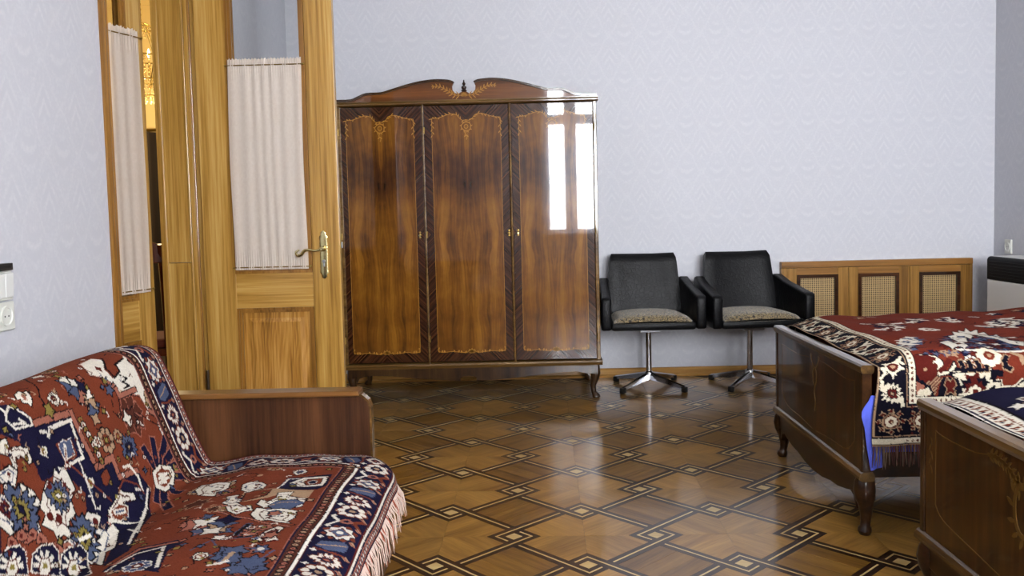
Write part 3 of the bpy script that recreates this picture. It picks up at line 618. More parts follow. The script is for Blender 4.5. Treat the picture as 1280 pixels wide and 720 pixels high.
#--FURNITURE
# ---------------------------------------------------------------- wardrobe
def wardrobe():
    XC, YW = -.322, 5.282
    w = empty('wardrobe', (XC, YW, 0)); tag(w, 'tall three-door polished walnut wardrobe with inlaid doors and a broken-arch top', 'wardrobe')
    HWD, D = .783, .60; z0, z1 = .238, 1.812
    mb = MB(); mb.box(-HWD, -HWD+.022, .012, D, z0, z1).box(HWD-.022, HWD, .012, D, z0, z1).box(-HWD, HWD, D-.012, D, z0, z1).box(-HWD, HWD, .03, D, z0-.02, z0).box(-HWD, HWD, .03, D, z1, z1+.02)
    mb.box(-.275, -.255, .04, D-.012, z0, z1).box(.251, .271, .04, D-.012, z0, z1); mb.build('carcass', 'walnut_leg', w)
    # cornice: moulding, pediment board with broken arch, edge strip, finial
    mb = MB(); pr = [(-.012, z1-.002), (-.03, z1+.006), (-.03, z1+.012), (-.018, z1+.022), (-.018, z1+.028), (D, z1+.028), (D, z1-.002)]
    mb.prism(pr, 'x', -HWD-.012, HWD+.012); mb.build('cornice_moulding', 'walnut_gold', w)
    half = [(438.7, 126.2), (448, 122.5), (458.5, 118.3), (476.5, 117.3), (488, 114), (502, 109.6), (515, 105.8), (528, 102.9), (543.6, 101), (555, 101.2), (562.5, 102)]
    L = [(at(px, py, y=YW).x-XC, at(px, py, y=YW).z) for px, py in half]
    L = [(-HWD-.005, z1+.036)]+L
    cc = at(580, 113, y=YW).x-XC
    notch = [(567, 104), (565.3, 108), (565.8, 113), (569, 116.6), (573, 117.6), (576, 115.5), (580, 114.2)]
    Nn = [(at(px, py, y=YW).x-XC, at(px, py, y=YW).z) for px, py in notch]
    left = [(x, z) for x, z in L]+Nn; right = [(2*cc-x, z) for x, z in left[::-1]][1:]
    right[-1] = (HWD+.005, z1+.036)
    poly = [(-HWD-.005, z1+.028)]+left+right+[(HWD+.005, z1+.028)]
    MB().prism(poly, 'y', -.012, .014).build('pediment', 'cornice', w)
    for side in (-1, 1):
        pts = [(x, z) for x, z in L]+[Nn[0]]
        if side > 0: pts = [(2*cc-x, z) for x, z in pts]; pts[0] = (HWD+.005, z1+.036)
        sm = bez([(x, z, 0) for x, z in pts], 3); mb = MB(); ribbon(mb, [(p.x, p.y) for p in sm], .013, -.026, .02); mb.build('pediment_edge', 'walnut_leg', w, smooth=True)
    fz = Nn[-1][1]; MB().lathe([(.014, fz-.005), (.018, fz+.004), (.012, fz+.012), (.016, fz+.02), (.016, fz+.028), (.006, fz+.034), (.008, fz+.04), (.011, fz+.046), (.006, fz+.054), (.003, fz+.058), (.005, fz+.063), (.001, fz+.07)], (cc, 0, 0), 14).build('finial', 'walnut', w, smooth=True)
    # marquetry sprays on the pediment
    mb = MB(); ya, yb = -.0135, -.0118
    for s in (-1, 1):
        stem = bez([(cc+s*.012, fz-.025, 0), (cc+s*.06, fz-.02, 0), (cc+s*.10, fz+.006, 0), (cc+s*.15, fz+.032, 0), (cc+s*.195, fz+.03, 0)], 5); ribbon(mb, [(p.x, p.y) for p in stem], .004, ya, yb)
        for i in range(2, len(stem)-1, 2):
            p = stem[i]; d = stem[i]-stem[i-1]; a = math.atan2(d.y, d.x)
            for q in (-1, 1): leafshape(mb, (p.x, p.y), a+q*.85, .034-.0009*i, .0065, ya, yb)
    for q in range(7): leafshape(mb, (cc, fz-.03), PI*(q+.5)/7, .024, .008, ya, yb)
    mb.build('marquetry_spray', 'inlay', w)
    # doors
    xs = [(-.783, -.27), (-.262, .255), (.263, .765)]
    hinge_side = [-1, 1, 1]
    for i, (a, b) in enumerate(((-.779, -.273), (-.259, .253), (.267, .762))):
        hw = (b-a)/2; c = (a+b)/2
        d = MB().box(-hw, hw, -.012, .01, .008, z1-z0-.006, .003).build('door', 'chevron', w, loc=(c, 0, z0))
        fx = hw-.048; zt = z1-z0
        top = [(fx, zt-.105), (fx*.99, zt-.085), (fx*.9, zt-.082), (fx*.8, zt-.080), (fx*.65, zt-.070), (fx*.5, zt-.060), (fx*.38, zt-.058), (fx*.26, zt-.066), (fx*.2, zt-.082), (fx*.10, zt-.098), (0, zt-.094)]
        bot = [(fx, .085), (fx*.96, .070), (fx*.8, .066), (fx*.6, .070), (fx*.4, .066), (fx*.2, .062), (0, .070)]
        poly = [(-x, z) for x, z in top]+[(x, z) for x, z in top[::-1]][1:]
        poly = poly+[(x, z) for x, z in bot]+[(-x, z) for x, z in bot[::-1]][1:]
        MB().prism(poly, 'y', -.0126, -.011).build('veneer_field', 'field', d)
        mb = MB(); ya, yb = -.0132, -.0120
        for s in (-1, 1):
            sm = bez([(s*x, z, 0) for x, z in top], 4); ribbon(mb, [(p.x, p.y) for p in sm], .0035, ya, yb)
            for k_ in range(1, len(sm)-2, 3):
                p = sm[k_]; dd = sm[k_+1]-sm[k_-1]; aa = math.atan2(dd.y, dd.x)
                thick = 1.0 if (k_ < 6 or 16 < k_) else .65
                leafshape(mb, (p.x, p.y), aa+(.7 if k_ % 4 == 1 else -.7)+PI, .016*thick+.004, .0055, ya, yb)
            for q in range(5): leafshape(mb, (s*fx*.985, zt-.11-.018*q), -PI/2+s*(-.6 if q % 2 else .5), .020, .006, ya, yb)
            ribbon(mb, [(s*fx, zt-.10), (s*fx, .085)], .0022, ya, yb)
            sm = bez([(s*x, z, 0) for x, z in bot], 4); ribbon(mb, [(p.x, p.y) for p in sm], .003, ya, yb)
            for k_ in list(range(0, 9, 2))+list(range(14, len(sm), 2)): leafshape(mb, (sm[k_].x, sm[k_].y-.004), PI/2+s*(.5-.25*(k_ % 5)), .018, .010, ya, yb)
        for q in range(5): leafshape(mb, (0, .06), PI*(q+.5)/5, .03, .011, ya, yb)
        # hanging cartouche
        ring = [(.026*math.cos(t*PI/8)*(1+.15*math.sin(t)), zt-.135+.028*math.sin(t*PI/8)) for t in range(17)]
        ribbon(mb, ring, .005, ya, yb); ribbon(mb, [(.012*math.cos(t*PI/5), zt-.135+.012*math.sin(t*PI/5)) for t in range(11)], .004, ya, yb)
        for q in range(9): leafshape(mb, (.026*math.cos(q*.7), zt-.135+.026*math.sin(q*.7)), q*.7+.6, .016, .006, ya, yb)
        ribbon(mb, [(p.x, p.y) for p in bez([(0, zt-.165, 0), (-.006, zt-.18, 0), (.005, zt-.195, 0), (0, zt-.215, 0)], 4)], .004, ya, yb)
        for q in (-1, 1): leafshape(mb, (0, zt-.185), -PI/2+q*.8, .02, .007, ya, yb)
        mb.build('marquetry_inlay', 'inlay', d)
        # escutcheon and hinges
        kx = hw-.03 if i < 2 else -hw+.022
        kx = {0: hw-.028, 1: hw-.012, 2: -hw+.03}[i]
        k_ = MB(); k_.lathe([(.0005, 0), (.006, 0), (.007, -.002), (.004, -.003), (.0005, -.0035)], (kx, -.012, .79), 10, 'y')
        k_.lathe([(.0005, 0), (.006, 0), (.006, -.002), (.0005, -.003)], (kx, -.012, .805), 8, 'y').lathe([(.0005, 0), (.006, 0), (.006, -.002), (.0005, -.003)], (kx, -.012, .775), 8, 'y')
        es = k_.build('escutcheon', 'brass_dark', d, smooth=True)
        if i != 1: MB().box(kx-.0012, kx+.0012, -.030, -.016, .782, .792, .0005).tube([(kx, -.03, .787), (kx, -.036, .787)], .006, 8).build('key', 'brass', es)
        hx = {0: -hw, 1: -hw, 2: hw+.006}[i]
        for zz in (.15, .79, 1.42): MB().tube([(hx, -.014, zz-.02), (hx, -.014, zz+.02)], .0045, 8).build('hinge', 'brass_dark', d, smooth=True)
    for x in (-.266, .260): MB().prism([(x-.0065, .0), (x-.0055, -.016), (x-.002, -.019), (x+.001, -.016), (x+.0065, -.014), (x+.0065, 0)], 'z', z0, z1).build('cover_strip', 'walnut_gold', w)
    for s in (-1, 1): MB().box(*sorted((s*(HWD-.020), s*(HWD+.002))), -.014, .02, z0, z1, .004).build('corner_strip', 'walnut_gold', w)
    # base moulding, shaped apron, cabriole legs
    MB().prism([(-.004, .240), (-.03, .236), (-.034, .226), (-.026, .216), (-.02, .206), (D, .206), (D, .240)], 'x', -HWD-.012, HWD+.012).build('base_moulding', 'walnut_gold', w)
    ap = [(-HWD+.02, .208), (-HWD+.02, .15), (-.63, .168), (-.50, .162), (-.32, .142), (-.14, .128), (-.05, .125), (-.05, .142), (-.03, .153), (.0, .156), (.03, .153), (.05, .142), (.05, .125), (.14, .128), (.32, .142), (.50, .162), (.63, .168), (HWD-.02, .15), (HWD-.02, .208)]
    ap = [(x-.03 if abs(x) < .06 else x, z) for x, z in ap]
    MB().prism(ap, 'y', -.016, .006).build('apron', 'walnut_leg', w)
    def leg(sx, y, fw):
        mb = MB(); rings = []
        for z, off, ww in ((.215, 0, .034), (.19, .004, .034), (.15, .010, .030), (.11, .006, .023), (.07, -.006, .018), (.035, -.003, .017), (.018, .010, .024), (.006, .012, .025), (0, .010, .02)):
            cx = sx*(HWD-.040)+sx*off; cy = y+fw*off
            rings.append([(cx+ww*math.cos(a)*(1.0 if abs(math.cos(a)) < .9 else 1), cy+ww*math.sin(a), z) for a in [k*PI/6 for k in range(12)]])
        mb.loft(rings); mb.build('leg', 'walnut_leg', w, smooth=True)
        if fw < 0: MB().prism([(sx*(HWD-.06), .19), (sx*(HWD-.15), .19), (sx*(HWD-.13), .165), (sx*(HWD-.08), .15), (sx*(HWD-.064), .12)], 'y', -.014, .012, .003).build('leg_bracket', 'walnut_leg', w)
    for sx in (-1, 1): leg(sx, .022, -1); leg(sx, D-.05, 1)
wardrobe()

# ---------------------------------------------------------------- swivel armchairs
def swivel_chair():
    t = empty('swivel_armchair', (.800, 5.575, 0)); W = .318
    tag(t, 'black leather swivel armchair with tweed seat, next to the wardrobe', 'chair', 'black leather swivel armchairs')
    # arms: side profile in y,z
    for s in (-1, 1):
        prof = [(-.255, .405), (-.262, .43), (-.262, .595), (-.245, .612), (-.20, .618), (.05, .660), (.19, .700), (.235, .69), (.24, .43), (.22, .405)]
        mb = MB(); mb.prism([(y, z) for y, z in prof], 'x', *sorted((s*(W-.062), s*W)), .014)
        for i, v in enumerate(mb.v): mb.v[i] = (v[0]-s*.03*max(0, (v[1]+.25)/.5)+s*.006, v[1], v[2])
        a = mb.build('armrest', 'leather', t, smooth=True, autosmooth=math.radians(50))
        pp = [(s*(W-.006)-s*.03*max(0, (y+.25)/.5), y, z-.012) for y, z in prof[2:8]]
        MB().tube(bez(pp, 3), .0025, 6).build('seam', 'leather', a, smooth=True)
    # back: curved padded panel, wider below
    mb = MB(); n = 12; rings = []
    for j in range(15):
        u = j/14; z = .44+.41*u; hw = .250-.030*u; yb = .175+.085*u; th = .036*(1 if 0 < j < 14 else .5); e = 1.0
        if j == 14: hw -= .012; 
        if j == 13: hw -= .002
        ring = []
        for i in range(n+1):
            a = -1+2*i/n; ring.append((a*hw, yb-th+.020*a*a*-1+(.012 if abs(a) > .98 else 0), z+.006*a*a*u))
        for i in range(n, -1, -1):
            a = -1+2*i/n; ring.append((a*hw*(1.0), yb+th-.02*a*a-(.012 if abs(a) > .98 else 0), z+.006*a*a*u))
        rings.append(ring)
    mb.loft(rings); mb.build('backrest', 'leather', t, smooth=True, autosmooth=math.radians(60))
    # seat shell with front lip, upholstered tweed cushion
    MB().box(-W+.055, W-.055, -.252, .19, .40, .452, .018).build('seat', 'leather', t, smooth=True)
    mb = MB(); nx, ny = 22, 18; vs = []
    for j in range(ny+1):
        for i in range(nx+1):
            a, b = -1+2*i/nx, -1+2*j/ny; edge = (1-abs(a)**6)*(1-abs(b)**6)
            hw = .252-.022*(b+1)/2
            vs.append((a*hw, -.028+b*.215-.018*(1-a*a)*(b < -.5)*(-b-.5)*2, .447+.036*edge**.5+.020*(1-a*a)*(1-.4*b*b)))
    fs = [(j*(nx+1)+i, j*(nx+1)+i+1, (j+1)*(nx+1)+i+1, (j+1)*(nx+1)+i) for j in range(ny) for i in range(nx)]
    mb.add(vs, fs); bot = [(x, y, .445) for x, y, z in vs]; mb.add(bot, [f[::-1] for f in fs]); c = mb.build('seat_cushion', 'boucle', t, smooth=True); c['label'] = 'brown and beige tweed seat cushion'
    # under plate, column, star base
    MB().box(-.17, .17, -.14, .14, .388, .402, .003).build('under_frame', 'black_plastic', t)
    MB().box(-.066, .066, -.09, .09, .365, .389, .004).build('mounting_plate', 'steel', t)
    MB().lathe([(.019, .05), (.019, .368)], seg=16).build('column', 'chrome', t, smooth=True)
    MB().lathe([(.030, .045), (.032, .052), (.032, .082), (.024, .10), (.020, .104)], seg=16).build('hub', 'chrome', t, smooth=True)
    for q in range(4):
        a = PI/4+q*PI/2; c, s = math.cos(a), math.sin(a); rings = []
        for r, z, ww, hh in ((.015, .075, .022, .024), (.10, .062, .018, .018), (.20, .043, .015, .014), (.275, .030, .013, .011)):
            rings.append([(c*r-s*p, s*r+c*p, z+h) for p, h in ((-ww, -hh), (ww, -hh), (ww*.7, hh*.6), (0, hh), (-ww*.7, hh*.6))])
        MB().loft(rings).build('base_arm', 'chrome', t, smooth=True, autosmooth=math.radians(35))
        MB().box(-.017, .017, -.016, .016, 0, .036, .006).build('glide', 'black_plastic', t, smooth=True, loc=(c*.272, s*.272, 0)).rotation_euler = (0, 0, a)
    return t
ch = swivel_chair(); ch2 = copy_tree(ch); ch2.location = (1.452, 5.575, 0); ch2.rotation_euler = (0, 0, math.radians(6))
ch2['label'] = 'black leather swivel armchair with tweed seat, between its twin and the cane-panelled cabinet'
for o in bpy.data.objects:                                                       # the star base of the second chair keeps its own angle
    if o.parent == ch2 and o.name.startswith(('base_arm', 'glide')): pass

# ---------------------------------------------------------------- cane-fronted radiator cabinet in the far wall
def cabinet():
    x0, x1, yf, zt = 1.752, 3.043, 5.885, .768; c = empty('radiator_cabinet', (0, YF, 0)); c.location = ((x0+x1)/2, YF, 0)
    tag(c, 'low pine radiator cabinet with three woven cane panels along the far wall', 'cabinet'); ox = (x0+x1)/2; f = yf-YF
    MB().box(x0-ox, x1-ox, f-.004, 0, zt-.042, zt, .003).build('top_rail', 'oak_cab_x', c)
    MB().box(x0-ox, x0-ox+.042, f, 0, 0, zt-.042, .002).build('side_post', 'oak_cab', c); MB().box(x1-ox-.014, x1-ox, f, 0, 0, zt-.042, .002).build('side_post', 'oak_cab', c)
    MB().box(x0-ox+.042, x1-ox-.014, f+.006, 0, 0, .06, .002).build('plinth', 'oak_cab_x', c)
    for n_, (a, b) in enumerate(((1.794, 2.206), (2.209, 2.617), (2.620, 3.029))):
        cx = (a+b)/2; d = empty('door', (cx-ox, f, .062)); d.parent = c; hw = (b-a)/2; H = zt-.042-.064
        ix0, ix1, iz0, iz1 = -hw+.062, hw-.072, .10, H-.045
        MB().box(-hw, ix0, 0, .02, 0, H, .002).build('stile', 'oak_cab', d); MB().box(ix1, hw, 0, .02, 0, H, .002).build('stile', 'oak_cab', d)
        MB().box(ix0, ix1, 0, .02, 0, iz0, .001).build('rail', 'oak_cab_x', d); MB().box(ix0, ix1, 0, .02, iz1, H, .001).build('rail', 'oak_cab_x', d)
        mb = MB(); w_ = .022; mb.box(ix0, ix0+w_, -.008, .02, iz0, iz1).box(ix1-w_, ix1, -.008, .02, iz0, iz1).box(ix0+w_, ix1-w_, -.008, .02, iz0, iz0+w_).box(ix0+w_, ix1-w_, -.008, .02, iz1-w_, iz1)
        fr = mb.build('cane_frame', 'walnut', d); fr['label'] = 'dark brown moulding around the cane'
        MB().box(ix0+w_, ix1-w_, .016, .019, iz0+w_, iz1-w_).build('backing', 'cane_back', d)
        mb = MB(); X0, X1, Z0, Z1 = ix0+w_, ix1-w_, iz0+w_, iz1-w_; P = .0145; k = 0; x = X0+.004
        while x < X1: mb.box(x-.0012, x+.0012, .009, .0105, Z0, Z1); mb.box(x+.0032, x+.0056, .009, .0105, Z0, Z1); x += P
        z = Z0+.004
        while z < Z1: mb.box(X0, X1, .0108, .0122, z-.0012, z+.0012); mb.box(X0, X1, .0108, .0122, z+.0032, z+.0056); z += P
        o = mb.build('cane_weave', 'cane', d); o['kind'] = 'stuff'
cabinet()

# ---------------------------------------------------------------- heater and outlets on the side walls
def heater():
    h = empty('wall_heater', (XR, 5.0, 0)); tag(h, 'white metal convection heater with a black top grille on the right wall', 'heater')
    fx = 2.987-XR; y0, y1 = -.70, .60
    MB().box(fx, -.03, y0, y1, .09, .647, .006).build('body', 'heater_white', h)
    MB().box(fx+.012, -.0, y0+.01, y1-.01, .12, .75).build('back_box', 'steel', h)
    prof = [(fx, .650), (fx, .775), (fx+.006, .788), (fx+.018, .795), (fx+.03, .795), (fx+.03, .78), (fx+.014, .765), (fx+.014, .65)]
    MB().prism(prof, 'y', y0, y1, .0).build('grille_frame', 'heater_black', h, smooth=True)
    MB().box(fx+.03, -.002, y0, y1, .786, .797, .002).build('top_plate', 'heater_white', h)
    for k in range(6): MB().box(fx-.004, fx+.004, y0+.03, y1-.03, .664+k*.019, .672+k*.019, .001).build('grille_slat', 'heater_black', h)
    MB().box(fx+.004, -.03, y1-.004, y1+.002, .65, .785, .001).build('end_cap', 'heater_black', h)
heater()
def socket(name, loc, rz, w, hgt, label, two_pin=True):
    s = empty(name, loc, rz); tag(s, label, 'socket')
    MB().box(-w/2, w/2, -.012, 0, -hgt/2, hgt/2, .003).build('cover_plate', 'ivory_plastic', s)
    mb = MB(); mb.lathe([(.030, -.012), (.030, -.0165), (.026, -.0165), (.024, -.013), (.0005, -.013)], (0, 0, 0), 24, 'y'); f = mb.build('socket_well', 'ivory_plastic', s, smooth=True)
    mb = MB()
    for x in (-.0095, .0095): mb.lathe([(.0005, -.0135), (.003, -.0136), (.003, -.0138), (.0005, -.014)], (x, 0, 0), 8, 'y')
    mb.build('pin_holes', 'dark_hole', f)
    return s
# on the left wall: double rocker switch over a socket, below a black box
RZL = PI/2
wl = lambda px, py: at(px, py, x=XL)
s1 = wl(19, 374); s2 = wl(19, 409); yc = s1.y-.070
socket('wall_socket', (XL, yc-.0, (s1.z+s2.z)/2-.002), RZL, .088, .086, 'pale plastic wall socket at the left edge, under the rocker switch')
sw = empty('light_switch', (XL, yc-.002, .978), RZL); tag(sw, 'pale double rocker light switch on the left wall above the socket', 'switch')
MB().box(-.044, .044, -.011, 0, -.045, .043, .003).build('cover_plate', 'ivory_plastic', sw)
for x in (-.021, .021): MB().prism([(-.010, -.038), (-.016, -.036), (-.0185, .036), (-.010, .038)], 'x', x-.0195, x+.0195, .0015).build('rocker', 'white_plastic', sw)
bx = empty('cable_box', (XL, yc-.012, 1.034), RZL); tag(bx, 'flat black plastic strip right above the light switch', 'box')
MB().box(-.06, .045, -.022, 0, -.0105, .011, .002).build('case', 'black_plastic', bx); MB().box(-.06, .03, -.0235, -.022, -.004, .004).build('front_rib', 'dark_hole', bx)
socket('wall_socket', (XR, 5.742, .846), -PI/2, .074, .094, 'small white double-hole socket on the right wall above the heater')

# ---------------------------------------------------------------- beds
def bed(y0, y1, X, label, detail):
    """footboard in the plane x = 1.156..1.2, the bed runs to the right"""
    yc = (y0+y1)/2; h = (y1-y0)/2; b = empty('bed', (X, yc, 0)); tag(b, label, 'bed', 'twin walnut beds')
    MB().box(.006, .034, -h+.03, h-.03, .215, .578, .002).build('footboard_panel', 'bed_panel', b)
    for s in (-1, 1): MB().box(0.002, .038, *sorted((s*h, s*(h-.026))), .215, .578, .005).build('footboard_post', 'walnut_gold_y' if 0 else 'bed_wood', b)
    MB().prism([(-.004, .588), (-.004, .600), (.002, .606), (.036, .606), (.042, .6), (.042, .588), (.038, .576), (.002, .576)], 'y', -h-.006, h+.006).build('footboard_cap', 'walnut_gold_y', b)
    MB().prism([(-.010, .205), (-.010, .215), (-.003, .226), (.004, .231), (.038, .231), (.044, .22), (.044, .205), (.038, .198), (.0, .198)], 'y', -h-.008, h+.008).build('base_moulding', 'walnut_gold_y', b)
    ap = [(-h+.03, .2), (-h+.04, .14), (-h+.10, .135), (-h+.16, .12), (-h+.24, .105), (-h+.32, .10), (-.10, .085), (0, .080), (.10, .085), (h-.32, .10), (h-.24, .105), (h-.16, .12), (h-.10, .135), (h-.04, .14), (h-.03, .2)]
    MB().prism(ap, 'x', .004, .036, .003).build('apron', 'bed_wood', b)
    for s in (-1, 1):
        rings = []; sp = ((.205, 0, .034), (.19, .002, .040), (.16, .004, .044), (.13, .002, .040), (.10, -.003, .030), (.07, -.005, .024), (.045, -.003, .020), (.030, .0, .020), (.024, .002, .026), (.012, .003, .028), (0, .002, .022))
        for z, o_, w_ in sp: rings.append([(.026-o_+w_*math.cos(a)*.85, s*(h-.032)+s*o_+w_*math.sin(a)*.85, z) for a in [k*PI/8 for k in range(16)]])
        MB().loft(rings).build('leg', 'bed_wood', b, smooth=True)
        MB().prism([(s*(h-.06), .17), (s*(h-.15), .14), (s*(h-.09), .12), (s*(h-.062), .08)], 'x', .006, .034, .002).build('leg_bracket', 'bed_wood', b)
    for s in (-1, 1): MB().box(.038, 1.93, *sorted((s*(h-.03), s*(h-.055))), .20, .34, .003).build('side_rail', 'bed_wood', b)
    MB().box(.045, 1.925, -h+.06, h-.06, .215, .242, .003).build('slatted_base', 'bed_wood', b)
    MB().box(1.93, 1.965, -h, h, .2, .95, .006).build('headboard', 'bed_panel', b)
    for s in (-1, 1): MB().box(1.925, 1.965, *sorted((s*h, s*(h-.05))), 0, .2, .004).build('leg', 'bed_wood', b)
    # marquetry lines on the footboard
    mb = MB(); xa, xb = .0048, .0065
    if detail == 1:
        L_ = [(at(px, py, x=X).y-yc, at(px, py, x=X).z) for px, py in ((976, 430), (985, 436), (997, 443), (1006, 445), (1012, 447))]
        R_ = [(at(px, py, x=X).y-yc, at(px, py, x=X).z) for px, py in ((1023, 451), (1033, 457), (1045, 466), (1055, 473), (1066, 475.5))]
        for q in (L_, R_): ribbon(mb, [(p.x, p.y) for p in bez([(a, c, 0) for a, c in q], 4)], .0035, xa, xb, 'yz')
        ly, ry = L_[0][0], R_[-1][0]; ribbon(mb, [(ly, L_[0][1]), (ly, .32)], .002, xa, xb, 'yz'); ribbon(mb, [(ry, R_[-1][1]), (ry, .32)], .002, xa, xb, 'yz')
        for q, sg in ((ly, 1), (ry, -1)): ribbon(mb, [(p.x, p.y) for p in bez([(q, .32, 0), (q-sg*.08, .27, 0), (q-sg*.25, .262, 0), (q-sg*.40, .25, 0)], 4)], .003, xa, xb, 'yz')
        mb.build('inlay_line', 'inlay_faint', b); mb = MB()
        c_ = at(1016.5, 470, x=X); cy, cz = c_.y-yc, c_.z
        ribbon(mb, [(cy+.022*math.cos(t*PI/8), cz-.003+.036*math.sin(t*PI/8)) for t in range(17)], .009, xa-.0005, xb, 'yz')
        for q in (-1, 1): ribbon(mb, [(p.x, p.y) for p in bez([(cy+q*.045, cz+.085, 0), (cy+q*.036, cz+.055, 0), (cy+q*.012, cz+.035, 0)], 4)], .009, xa-.0005, xb, 'yz')
        ribbon(mb, [(p.x, p.y) for p in bez([(cy, cz-.04, 0), (cy+.008, cz-.07, 0), (cy-.008, cz-.10, 0), (cy+.002, cz-.14, 0)], 4)], [.012-.0006*k for k in range(13)], xa-.0005, xb, 'yz')
        mb.build('inlay_cartouche', 'inlay_faint', b)
    else:
        pts = [(1167, 538), (1175, 545), (1195, 556), (1215, 565), (1232, 568)]
        q = [(at(px, py, x=X).y-yc, at(px, py, x=X).z) for px, py in pts]; ribbon(mb, [(p.x, p.y) for p in bez([(a, c, 0) for a, c in q], 4)], .003, xa, xb, 'yz')
        ribbon(mb, [(q[0][0], q[0][1]), (q[0][0], .33)], .002, xa, xb, 'yz')
        ribbon(mb, [(p.x, p.y) for p in bez([(q[0][0], .33, 0), (q[0][0]-.05, .30, 0), (q[0][0]-.22, .28, 0), (q[0][0]-.40, .26, 0)], 4)], .003, xa, xb, 'yz')
        mb.build('inlay_line', 'inlay_faint', b); mb = MB()
        cv = [(1232, 568), (1240, 570), (1250, 577), (1260, 588), (1267, 602), (1272, 614)]
        q = bez([(at(px, py, x=X).y-yc, at(px, py, x=X).z, 0) for px, py in cv], 4); ribbon(mb, [(p.x, p.y) for p in q], .010, xa, xb, 'yz')
        for k_ in range(1, len(q)-1):
            d = q[k_+1]-q[k_-1]; a = math.atan2(d.y, d.x); leafshape(mb, (q[k_].x, q[k_].y), a+(.8 if k_ % 2 else -.8), .026, .009, xa, xb, 'yz')
        mb.build('inlay_scroll', 'inlay_faint', b); mb = MB()
        ly = at(1162, 560, x=X)
        for k_ in range(5): leafshape(mb, (ly.y-yc+.005, ly.z+.03-.02*k_), -PI/2+(.5 if k_ % 2 else -.5), .022, .006, xa, xb, 'yz')
        cy, cz = at(1276, 640, x=X).y-yc, at(1276, 640, x=X).z
        mb.build('inlay_scroll', 'inlay_faint', b); mb = MB()
        ribbon(mb, [(cy+.035*math.cos(t*PI/8), cz+.06*math.sin(t*PI/8)) for t in range(17)], .012, xa-.0005, xb, 'yz')
        for k_ in range(12): leafshape(mb, (cy+.04*math.cos(k_*.52), cz+.065*math.sin(k_*.52)), k_*.52+.5, .03, .012, xa, xb, 'yz')
        mb.build('inlay_scroll', 'inlay_faint', b)
    # mattress under the rug
    m = empty('mattress', (X, yc, .345)); tag(m, 'red-brown mattress on the '+('far' if detail == 1 else 'near')+' bed under its rug', 'mattress')
    MB().box(.062, 1.90, -h+.065, h-.065, -.10, .215, .05).build('ticking', 'mattress', m, smooth=True)
    return b
BED1 = bed(2.968, 3.992, 1.156, 'far walnut bed with rust-red rug, beyond the bed at the bottom right', 1)
BED2 = bed(1.418, 2.442, 1.114, 'near walnut bed cut off at the bottom right corner', 2)
# blue sheet hanging out beside the far bed's footboard
def sheet():
    s = empty('bed_sheet', (1.2, 2.955, .3)); tag(s, 'bright blue bed sheet hanging out behind the far footboard', 'sheet'); mb = MB(); rings = []
    for k in range(15):
        u = k/14; z = .500-.262*u-.3; x0 = -.036-.006*math.sin(u*PI)+.022*u**1.5-.010*math.exp(-((u-.25)/.12)**2)+.022*math.exp(-(u/.12)**2); x1 = .012+.012*u
        ring = [(x0+(x1-x0)*i/8, .004+.003*math.sin(i*1.1+u*3)-.004*math.sin(u*PI), z+(.012*i/8 if k == 14 else 0)) for i in range(9)]
        rings.append(ring+[(x, y+.0025, z_) for x, y, z_ in ring[::-1]])
    mb.loft(rings); mb.build('cloth', 'sheet', s, smooth=True)
    mb = MB(); rings = []
    for k in range(40):
        u = k/39; x = .03+1.4*u; y = .009+.002*math.sin(u*40); rings.append([(x, y, .0+.012*math.sin(u*31)), (x, y+.002, .0), (x, y+.002, .20), (x, y, .20)])
    mb.loft(rings); mb.build('hanging_edge', 'sheet', s)
sheet()
